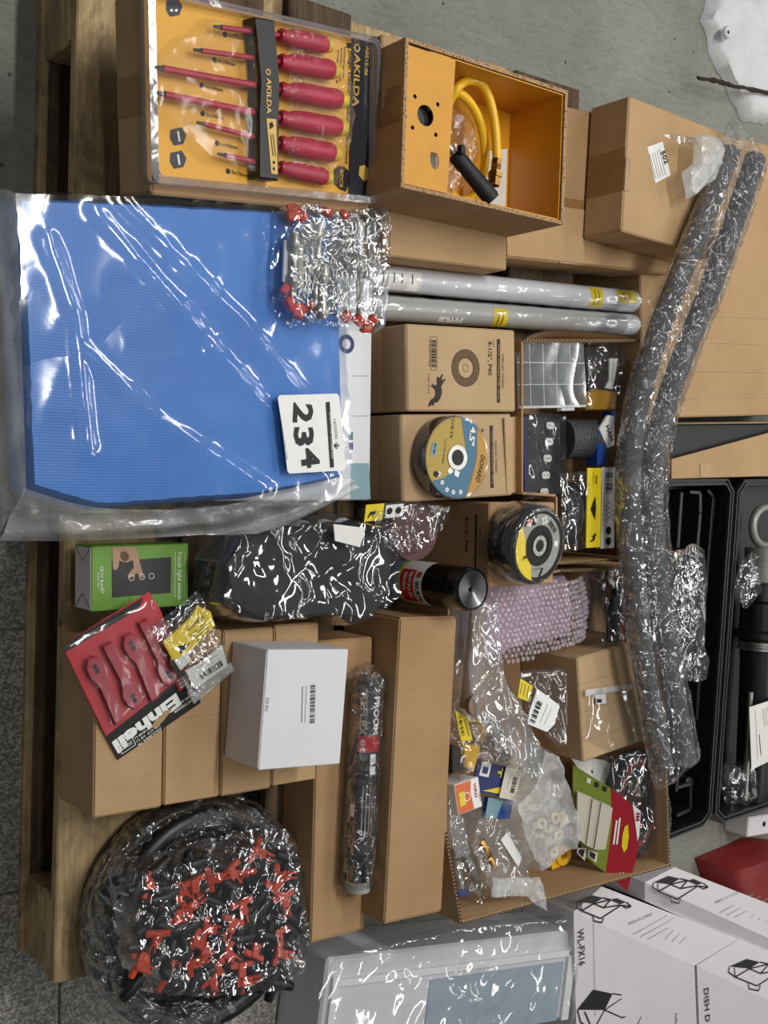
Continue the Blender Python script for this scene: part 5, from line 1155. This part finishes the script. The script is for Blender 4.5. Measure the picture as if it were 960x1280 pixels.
# --- black bag with metal straps
f = Fr((660, 622), (703, 620), (655, 517), .285, .265, .285); rr = froot('strap_pack', 'black pack with five punched metal straps in the hardware carton', 'hardware pack', f, .02)
MB().box(-.006, f.w, 0, f.h, -.02, 0, .005).build('black_backing', M['bottle_black'], rr, f)
for k, (x, y) in enumerate(((687.5, 532), (686, 552), (684, 573), (682, 594), (680, 615))):
    c = f.uv(x, y, .002); w_, h_ = .0112, .0056
    mb = MB(); o = [(c.x+(w_-h_)*sx+h_*math.cos(a), c.y+h_*math.sin(a)) for sx, r0 in ((1, -90), (-1, 90)) for a in [math.radians(r0+22.5*q) for q in range(9)]]; mb.prism(o, .0015, .0032, .0004); st = mb.build('metal_strap', M['paper'], rr, f)
    for q in (-.0058, 0, .0058): MB().lathe([(0, .0034), (.0013, .0034)], 10, c=(c.x+q, c.y)).build('screw_hole', M['black'], st, f)
P = Print(f, .0004); P.poly('navy', [(653, 521), (657, 521), (660, 615), (656, 615)]); P.done(rr, {'navy': ('blue_stripe', M['navy'])})
mb = pillow([(-.012, -.002), (f.w+.003, -.002), (f.w+.003, f.h+.002), (-.016, f.h+.002)], .006, 90, 20, hf=lambda x, y: .0055, amp=.003, sc=12, seed=113, power=9, under=False); mb.build('bag_film', M['film'], rr, f, 1)
# --- grey mesh roll with blue clip
M['mesh_grey'] = pmat('grey_mesh_roll', '4b4c4d', .6, .4, 260, bump=.5); M['blue_clip'] = pmat('blue_plastic', '1f4a9a', .3, .06)
f = zf(.25); rr = thing('mesh_roll', 'dark grey mesh roll with blue clip in the hardware carton', 'roll', at(728, 550, .225))
a, b = Vector((*f.uv(704, 549, 0), 0)), Vector((*f.uv(752, 549, 0), 0))
mb = MB(); L = (b-a).length; mb.tube([a.lerp(b, k/24) for k in range(25)], [.031+.0012*(k % 2) for k in range(25)], 24, flat=.85); mb.build('roll', M['mesh_grey'], rr, f)
MB().prism(f.pl([(746, 540), (751, 537), (758, 560), (759, 582), (747, 582)], .026), .0, .026, .002).build('blue_clip', M['blue_clip'], rr, f)
mb = MB(); mb.prism(f.pl([(749, 536), (760, 519), (768, 520), (768, 556), (760, 560), (753, 545)], .028), .024, .028); mb.build('white_tag', M['white'], rr, f)
P = Print(f, .0283); P.text('black', 'HAN', (757, 533), (763, 552), .008, 1, .02); P.done(rr, {'black': ('lettering', M['black'])})
MB().prism(f.pl([(763, 514), (770, 514), (770, 530), (766, 524)], .02), 0, .02).build('blue_clip', M['blue_clip'], rr, f)
# --- disc pack with yellow card
f = zf(.25); rr = thing('disc_pack', 'stack of dark discs with yellow header card, upright in the hardware carton', 'disc', at(715, 640, DECK+.01))
c = f.uv(694, 642); 
for k in range(9):
    x = c.x+.004+k*.0054; mb = MB(); mb.lathe([(.008, 0), (.0505, 0), (.0505, .0035), (.008, .0035)], 48, dirM((x, c.y, -.02), (1, 0, .12))); mb.build('disc', M['flap_black'] if k % 2 else M['mesh_grey'], rr, f, 1)
g = Fr((733, 685), (752, 684), (742, 585), .285); MB().box(0, g.w*.92, 0, g.h, -.003, 0, .0005).build('yellow_card', M['yellow'], rr, g)
P = Print(g, .0002); P.text('black', 'CINA', (744, 594), (744, 605), .005, 1, .02); P.text('black', 'FLAP DISC', (741, 590), (741, 606), .0022); P.poly('black', [(741, 628), (744, 620), (745, 634), (744, 650), (741, 644), (738, 637)]); bull(P, 'black', (737, 678), (.3, -1.5), (1, .1), 1); P.done(rr, {'black': ('card_print', M['black'])})
g = Fr((750, 686), (768, 685), (757, 584), .284); MB().box(-.005, g.w, 0, g.h, -.003, 0, .0005).build('white_card', M['paper'], rr, g)
P = Print(g, .0002); P.px = False; w_, h_ = g.w, g.h; P.poly('black', [(-.005, 0), (.001, 0), (.001, h_), (-.005, h_)]); P.bars('black', (w_*.55, h_*.93), (w_*.55, h_*.66), w_*.5, 1, 16, 9)
for k in range(4): P.line('grey_ink', [(w_*.2, h_*(.34+.06*k)), (w_*.95, h_*(.42+.06*k))], .0008); P.line('grey_ink', [(w_*.2, h_*(.42+.06*k)), (w_*.95, h_*(.34+.06*k))], .0008)
for k in range(2): P.ring('black', (w_*.55, h_*(.09+.13*k)), 0, .0065, 1, 20)
P.done(rr, {'black': ('card_print', M['black']), 'grey_ink': ('pattern_print', M['grey_ink'])})
mb = pillow(f.pl([(696, 588), (736, 585), (734, 690), (700, 692)], .03), .03, 60, 14, hf=lambda x, y: .032, amp=.004, sc=24, seed=115, power=6, under=False); mb.build('bag_film', M['film'], rr, f, 1)
# ================================================================ big open carton at the bottom
CZ = .262
FL = DECK+.004
r2 = poly_carton('large open carton full of bagged hardware at the lower middle', [(576, 1156), (838, 1083), (828, 708), (700, 712), (560, 735), (556, 1040)], CZ, DECK, 'carton', flute=(0, 1, 2, 5))
# filler: folded kraft sheet and bags that fill the lower half
def bag(label, pts, z, h, mt='film_mid', amp=.006, sc=24, seed=1, name='plastic_bag', cat='plastic bag', root=False, power=5, n=80, m=18, jit=.004):
    f = zf(z); rt = thing(name, label, cat, at(sum(p[0] for p in pts)/len(pts), sum(p[1] for p in pts)/len(pts), z))
    mb = pillow(f.pl(pts, h*.6), h, n, m, hf=lambda x, y: h*.85, amp=amp, sc=sc, seed=seed, power=power, jit=jit); mb.build('bag_film', M[mt], rt, f, 1)
    return rt, f
# bubble wrap pouch
M['bubble'] = film_mat('bubble_wrap', .34, (.93, .88, .92), 30, .2, .10, 1.0, (.86, .78, .84), fine=.4, vor=0); M['lilac'] = pmat('lilac_box', 'b9a3b4', .5, .1, 20)
f = Fr((602, 828), (738, 800), (604, 740), .262); rr = froot('bubble_wrap_pouch', 'lilac tinted bubble wrap pouch in the big open carton', 'bubble wrap', f, .06)
o = f.pl([(600, 745), (625, 733), (690, 725), (738, 718), (745, 760), (742, 800), (690, 808), (640, 828), (604, 838), (598, 790)])
mb = pillow(o, .02, 70, 16, hf=lambda x, y: .012, amp=.003, sc=12, seed=120, power=6, zb=-.06); 
mb.build('inner_parcel', M['lilac'], rr, f, 1)
bb = MB(); cc = sum(o, Vector((0, 0)))/len(o)
def inside(p, P_):
    s = False
    for a, b in zip(P_, P_[1:]+P_[:1]):
        if (a.y > p.y) != (b.y > p.y) and p.x < (b.x-a.x)*(p.y-a.y)/(b.y-a.y)+a.x: s = not s
    return s
xs, ys = [p.x for p in o], [p.y for p in o]; y = min(ys); j = 0
while y < max(ys):
    x = min(xs)+(j % 2)*.0045
    while x < max(xs):
        if inside(Vector((x, y)), o):
            e_ = 1-max((Vector((x, y))-cc).length/.09, 0)**3; zz = -.0475+.060*1+.002*noise.noise(Vector((x*40, y*40, 1)))-.010*max(0, 1-e_-.3)
            bb.lathe([(.0043, zz-.001), (.0042, zz+.0012), (.0032, zz+.0028), (.0, zz+.0034)], 8, c=(x+R.uniform(-.0012, .0012), y+R.uniform(-.0012, .0012)))
        x += .0092
    y += .0080; j += 1
tag(bb.build('bubbles', M['bubble'], rr, f, 1), kind='stuff')
# small carton with zip bag
r, fc, h = carton('small worn tan carton under a clear zip strip in the big open carton', (729, 953), (815, 922), (723, 822), .275, FL, 'carton3')
for k in range(3): slab(r, fc, 'crease', .0, fc.w*.95, fc.h*(.2+.27*k), fc.h*(.2+.27*k)+.0015, 0, .0004, 'carton2')
fz = Fr((733, 905), (800, 892), (733, 838), .279); rz = froot('zip_bag', 'flat clear zip bag with a bar code label lying on the worn tan carton', 'plastic bag', fz, .003)
mb = pillow(fz.pl([(731, 866), (800, 856), (806, 925), (760, 940), (733, 925)]), .003, 60, 12, hf=lambda x, y: .002, amp=.002, sc=20, seed=121, power=9, under=False); mb.build('bag_film', M['film'], rz, fz, 1)
MB().prism(fz.pl([(730, 862), (800, 853), (800, 859), (730, 870)]), .002, .0035).build('zip_strip', M['film_milk'], rz, fz)
MB().prism(fz.pl([(744, 868), (756, 867), (757, 879), (744, 880)]), .001, .0022).build('bar_code_label', M['paper'], rz, fz)
P = Print(fz, .0023); P.poly('black', [(746, 874), (752, 873.5), (752, 878), (746, 878.5)]); P.done(rz, {'black': ('bar_code', M['black'])})
# red and black rings in a bag, upper
M['ring_red'] = pmat('brick_red_strap', '7d2626', .6, .25, 40)
def ring_bag(label, cx, cy, rx, ry, z, pts, seed, n=3):
    f = zf(z); rt = thing('strap_coil', label, 'strap', at(cx, cy, z)); c = f.uv(cx, cy)
    for k in range(n):
        q = 1-.17*k; mb = MB(); mb.tube([(c.x+rx*q*math.cos(t), c.y+ry*q*math.sin(t), .010+.002*k) for t in [2*math.pi*i/40 for i in range(40)]], .0095, 8, flat=1.5, closed=True); mb.build('strap_turn', M['ring_red' if k == 1 else 'dark'], rt, f, 1)
    mb = pillow(f.pl(pts, .02), .03, 70, 18, hf=lambda x, y: .030, amp=.006, sc=24, seed=seed, power=6, under=False); mb.build('bag_film', M['film'], rt, f, 1); return rt
ring_bag('coil of black and red strap in a clear bag above the worn carton', 790, 780, .058, .095, .235, [(738, 706), (785, 705), (800, 760), (812, 860), (790, 868), (758, 850), (742, 815)], 131)
ring_bag('coil of red and black strap in a clear bag at the carton corner', 785, 1002, .055, .088, .205, [(752, 940), (800, 928), (826, 960), (838, 1010), (832, 1066), (805, 1075), (770, 1050), (756, 1000)], 132)
# 3M style pack of white hooks
M['pack_green'] = pmat('olive_green_card', '7f8f2f', .45, .08); M['pack_red'] = pmat('deep_red_card', 'a3182a', .4, .06); M['ivory'] = pmat('ivory_plastic', 'd8d2c0', .4, .05)
f = Fr((779, 1114), (798, 1030), (714, 1050), .270, .285, .225); rr = thing('hook_pack', 'red and green card with ivory plastic strips leaning in the big carton', 'hardware pack', at(760, 1040, .2))
def poly3(nm, mt, pts, th=.0012, root=rr):
    P_ = [at(x, y, z) for x, y, z in pts]; nrm = (P_[1]-P_[0]).cross(P_[2]-P_[0]).normalized()
    if nrm.z < 0: nrm = -nrm; 
    mb = MB(); a_ = [mb.bm.verts.new(p) for p in P_]; b_ = [mb.bm.verts.new(p-nrm*th) for p in P_]; mb.bm.faces.new(a_); mb.bm.faces.new(b_[::-1])
    for i in range(len(a_)): mb.bm.faces.new((a_[i], b_[i], b_[(i+1) % len(a_)], a_[(i+1) % len(a_)]))
    bmesh.ops.recalc_face_normals(mb.bm, faces=mb.bm.faces); return mb.build(nm, M[mt], root, WORLD)
z_ = lambda x, y: .205+(x-715)*.00075-(y-955)*.00004
def zp(l): return [(x, y, z_(x, y)) for x, y in l]
poly3('red_card', 'pack_red', zp([(764, 985), (782, 1000), (795, 1015), (801, 1040), (796, 1070), (788, 1113), (764, 1090), (757, 1092)]) if False else zp([(763, 985), (783, 1000), (797, 1013), (801, 1030), (795, 1075), (784, 1114), (757, 1091), (765, 1030)]))
poly3('green_card', 'pack_green', zp([(716, 956), (763, 985), (765, 1030), (757, 1091), (730, 1070), (724, 1050), (716, 1000)]))
def lift(l, d): return [(x, y, z_(x, y)+d) for x, y in l]
hp = poly3('white_tray', 'ivory', lift([(722, 990), (740, 998), (732, 1057), (721, 1046)], .012), .010)
poly3('white_tray', 'ivory', lift([(741, 999), (751, 1004), (742, 1061), (733, 1057)], .014), .011)
poly3('white_tray', 'ivory', lift([(752, 1004), (766, 1011), (757, 1062), (743, 1062)], .016), .012)
poly3('logo_oval', 'yellow', lift([(781, 1033), (785, 1031), (786, 1045), (784, 1060), (780, 1066), (777, 1058), (778, 1044)], .001), .0006)
poly3('white_corner', 'white', lift([(791, 1006), (801, 1014), (799, 1045), (797, 1052)], .0008), .0006)
for k in range(3): poly3('pictogram', 'ink' if k else 'paper', lift([(734+k*10, 972+k*5), (739+k*10, 974+k*5), (738+k*10, 980+k*5), (733+k*10, 978+k*5)], .001), .0005)
for k in range(2): poly3('pictogram_frame', 'paper', lift([(722+k*14, 1060+k*2), (733+k*14, 1060+k*6), (731+k*14, 1076+k*3), (721+k*14, 1066+k*4)], .001), .0005); poly3('pictogram', 'ink', lift([(724+k*14, 1062+k*2), (731+k*14, 1062+k*6), (729+k*14, 1072+k*3), (723+k*14, 1066+k*4)], .0018), .0005)
for k in range(2): poly3('lettering', 'white', lift([(774-k*4, 1022+k*3), (776-k*4, 1023+k*3), (772-k*4, 1056), (770-k*4, 1055)], .001), .0004)
hf_ = Fr((716, 1091), (801, 1091), (716, 956), z_(716, 1091), z_(801, 1091), z_(716, 956)); P = Print(hf_, .0022); P.text('pack_red', '3M', (796, 1015), (795, 1026), .006, 1, .04); P.text('white', '2', (775, 1090), (774, 1100), .007, 1, .03); P.done(rr, {'pack_red': ('logo', M['pack_red']), 'white': ('number_mark', M['white'])})
# white card behind it
f = zf(.20); rw = thing('white_card', 'plain white card with a hanging hole behind the red and green pack', 'card', at(745, 962, .2)); MB().prism(f.pl([(712, 945), (755, 950), (763, 955), (763, 990), (740, 985)]), -.002, 0).build('card_sheet', M['paper'], rw, f)
P = Print(f); P.poly('black', [(739, 962), (741, 963), (741, 967), (739, 966)]); P.done(rw, {'black': ('hang_hole', M['black'])})
# zip bag with bar code label and yellow tag
rr, f = bag('clear zip bag with white bar code label and yellow tag over the worn carton', [(648, 838), (710, 836), (710, 930), (700, 935), (672, 905), (655, 880)], .268, .006, 'film', .003, 24, 141, 'zip_bag')
MB().prism(f.pl([(672, 861), (700, 882), (693, 906), (684, 915), (660, 905), (662, 890)], .008), .0065, .0075).build('bar_code_label', M['white'], rr, f)
P = Print(f, .0078); P.bars('black', (665, 903), (675, 876), .012, 1, 10, 3); P.line('grey_ink', [(675, 903), (685, 880)], .0008); P.line('grey_ink', [(680, 906), (690, 884)], .0006); P.done(rr, {'black': ('bar_code', M['black']), 'grey_ink': ('small_print', M['grey_ink'])})
MB().prism(f.pl([(651, 848), (667, 858), (661, 877), (648, 872)], .008), .0065, .0072).build('yellow_tag', M['yellow'], rr, f)
P = Print(f, .0073); [P.line('black', [(653+k*4, 853+k*2), (650+k*4, 868+k*2)], .0009) for k in range(3)]; P.done(rr, {'black': ('tag_print', M['black'])})
MB().prism(f.pl([(652, 843), (664, 841), (664, 845), (652, 847)], .007), .0062, .0068).build('hang_slot', M['paper'], rr, f)
# big clear bag with tubes
M['skin_plastic'] = pmat('pale_brown_plastic', '9a8271', .5, .2, 40)
rr, f = bag('long clear crumpled bag running down the left of the big carton', [(578, 745), (612, 738), (616, 800), (625, 850), (650, 890), (668, 930), (676, 970), (660, 978), (615, 935), (585, 900), (575, 850)], .225, .05, 'film_mid', .008, 17, 151, n=120, m=26)
a, b = Vector((*f.uv(585, 885, .025), .025)), Vector((*f.uv(598, 760, .025), .025)); MB().tube([a, b], .013, 14).build('brown_tube', M['skin_plastic'], rr, f, 1)
MB().lathe([(0, 0), (.014, .0), (.017, .004), (.017, .012), (.013, .014), (0, .014)], 22, Matrix.Translation((*f.uv(590, 880, .03), .03))).build('round_cap', M['skin_plastic'], rr, f, 1)
rr, f = bag('clear bag with orange and black pieces against the left wall of the big carton', [(566, 880), (600, 870), (640, 930), (628, 955), (590, 965), (566, 980)], .215, .03, 'film_fine', .006, 22, 152)
MB().prism(f.pl([(569, 888), (584, 896), (591, 925), (577, 927)], .03), .028, .0295).build('yellow_tag', M['yellow'], rr, f); P = Print(f, .0296); P.bars('black', (574, 895), (579, 920), .006, 1, 10, 4); P.line('black', [(581, 900), (586, 920)], .001); P.done(rr, {'black': ('bar_code', M['black'])})
MB().prism(f.pl([(578, 930), (600, 932), (592, 962), (580, 960)], .015), .004, .018, .003).build('orange_piece', M['hose_yellow'], rr, f)
MB().prism(f.pl([(563, 930), (576, 935), (580, 962), (564, 968)], .015), .002, .016, .003).build('black_piece', M['black_plastic'], rr, f)
# padlock box
M['box_orange'] = pmat('orange_red_card', 'df6a33', .45, .08)
f = Fr((573, 1019), (603, 1008), (566, 982), .255, .255, .25); rr = froot('padlock_box', 'small orange and white padlock box in the big open carton', 'box', f, .05); MB().box(0, f.w, 0, f.h, -.05, 0, .0008).build('body', M['white'], rr, f)
P = Print(f); P.px = False; W_, H_ = f.w, f.h; P.poly('box_orange', [(.001, .001), (W_*.66, .001), (W_*.60, H_*.6), (W_*.68, H_-.001), (.001, H_-.001)]); P.text('red', 'VIRO', (W_*.76, H_*.85), (W_*.76, H_*.35), .005, 1, .03); P.ring('white', (W_*.42, H_*.5), .0055, .0068, 2, 20); P.poly('yellow', [(W_*.12, H_*.25), (W_*.36, H_*.25), (W_*.36, H_*.7), (W_*.12, H_*.7)], 1)
P.text('ink', 'VIRO', (W_*.92, H_*.55), (W_*.92, H_*.2), .003, 1); P.done(rr, {'box_orange': ('orange_panel', M['box_orange']), 'red': ('lettering', M['red']), 'white': ('shackle_drawing', M['white']), 'yellow': ('padlock_drawing', M['yellow']), 'ink': ('small_print', M['ink'])})
# navy card with T and white bar code label
f = Fr((597, 987), (628, 993), (603, 952), .232); rr = froot('navy_card', 'navy blue card with a yellow T and yellow corner', 'card', f, .003); W_, H_ = f.w, f.h
MB().box(-.012, W_, -.004, H_, -.003, 0).build('card_sheet', M['navy'], rr, f); P = Print(f); P.px = False; P.text('yellow', 'T', (W_*.62, H_*.92), (W_*.62, H_*.58), .009, 1, .04); P.poly('yellow', [(W_*.2, 0), (W_, 0), (W_, H_*.3)]); P.poly('paper', [(-.004, H_*.5), (W_*.3, H_*.5), (W_*.3, H_), (-.004, H_)]); P.poly('navy', [(0, H_*.6), (W_*.22, H_*.6), (W_*.22, H_*.85), (0, H_*.85)], 1)
P.done(rr, {'yellow': ('yellow_print', M['yellow']), 'paper': ('logo_panel', M['paper']), 'navy': ('logo', M['navy'])})
f = Fr((624, 997), (644, 1001), (630, 958), .236); rr = froot('price_label', 'cream bar code label beside the navy card', 'label', f, .001); MB().box(0, f.w, 0, f.h, -.001, 0).build('label_sheet', M['ivory'], rr, f); P = Print(f); P.px = False; P.bars('black', (f.w*.68, f.h*.75), (f.w*.68, f.h*.2), f.w*.25, 1, 12, 8); P.line('grey_ink', [(f.w*.35, f.h*.8), (f.w*.35, f.h*.3)], .0008); P.done(rr, {'black': ('bar_code', M['black']), 'grey_ink': ('small_print', M['grey_ink'])})
# small blue box, pale bag of cream parts, brass fitting bags
f = Fr((606, 1022), (638, 1024), (612, 997), .225); rr = froot('blue_card_box', 'small blue and white blister card below the navy card', 'card', f, .01); MB().box(0, f.w, 0, f.h, -.01, 0, .001).build('body', M['blue_clip'], rr, f); P = Print(f); P.px = False; P.poly('teal', [(0, 0), (f.w*.45, 0), (f.w*.6, f.h), (0, f.h)]); P.done(rr, {'teal': ('pale_panel', M['teal'])})
M['cream'] = pmat('cream_plastic', 'd8c99f', .45, .1, 30)
rr, f = bag('milky bag of cream plastic parts in the middle of the big carton', [(672, 930), (692, 938), (703, 975), (728, 1050), (690, 1075), (668, 1092), (655, 1070), (640, 1030), (636, 1005), (660, 975)], .215, .045, 'film_milk', .008, 20, 161, n=120, m=26)
R = random.Random(9)
for k in range(7):
    p = (R.uniform(665, 705), R.uniform(1020, 1065)); c = f.uv(*p, .02); mb = MB(); mb.lathe([(.004, 0), (.010, 0), (.010, .008), (.004, .008), (.004, 0)], 18, Matrix.Translation((c.x, c.y, .015+.002*k)) @ Matrix.Rotation(R.uniform(-.7, .7), 4, 'X')); mb.build('cream_ring', M['cream'], rr, f, 1)
f = zf(.175); rr = thing('tape_roll', 'yellow tape roll at the bottom of the big carton', 'tape', at(700, 1070, .15))
c = f.uv(703, 1068); MB().lathe([(.008, -.03), (.018, -.03), (.018, .004), (.008, .004), (.008, -.03)], 28, c=(c.x, c.y)).build('roll', M['hose_yellow'], rr, f, 1); MB().prism(f.pl([(688, 1078), (698, 1074), (700, 1083), (690, 1087)]), -.01, .001).build('loose_end', M['hose_yellow'], rr, f)
rr, f = bag('clear bag holding a brass fitting at the lower left of the big carton', [(588, 1018), (606, 1012), (640, 1035), (660, 1095), (668, 1115), (650, 1122), (610, 1125), (595, 1090), (580, 1050)], .20, .035, 'film_mid', .006, 20, 171, n=110, m=24)
a, b = Vector((*f.uv(599, 1050, .022), .022)), Vector((*f.uv(615, 1085, .022), .022)); L = (b-a).length
MB().lathe([(0, 0), (.008, 0), (.010, .004), (.007, .008), (.0095, .012), (.0095, L*.55), (.008, L*.6), (.010, L*.65), (.010, L), (.006, L), (0, L-.004)], 18, dirM(a, b-a)).build('brass_fitting', M['brass'], rr, f, 1)
MB().prism(f.pl([(626, 1050), (634, 1040), (652, 1072), (648, 1084)], .037), .036, .0372).build('white_label', M['white'], rr, f)
rr, f = bag('clear bag of steel fittings in the corner of the big carton', [(560, 1050), (575, 1045), (590, 1080), (605, 1110), (604, 1135), (578, 1138), (568, 1100)], .195, .03, 'film_fine', .006, 22, 172)
for k, (x0, y0, x1, y1) in enumerate(((580, 1065, 596, 1098), (570, 1075, 576, 1110), (585, 1105, 598, 1118))):
    a, b = Vector((*f.uv(x0, y0, .02), .018)), Vector((*f.uv(x1, y1, .02), .018)); MB().tube([a, b], .0075, 14).build('steel_fitting', M['chrome'], rr, f, 1)
c = f.uv(563, 1068, .03); MB().lathe([(0, .034), (.007, .034), (.009, .030), (.009, .01)], 18, c=(c.x, c.y)).build('rubber_cap', M['rubber'], rr, f, 1)
MB().prism(f.pl([(570, 1112), (586, 1108), (588, 1120), (572, 1122)], .02), .01, .02, .003).build('blue_fitting', M['blue_clip'], rr, f)
rr, f = bag('milky empty zip bag corner hanging over the big carton rim', [(618, 1098), (676, 1097), (686, 1140), (668, 1130), (655, 1118), (616, 1122)], .262, .004, 'film_milk', .004, 30, 173)
rr, f = bag('clear strip bag leaning on the left wall of the big carton', [(556, 990), (566, 985), (580, 1040), (586, 1070), (566, 1075), (558, 1040)], .225, .02, 'film_mid', .004, 25, 174)
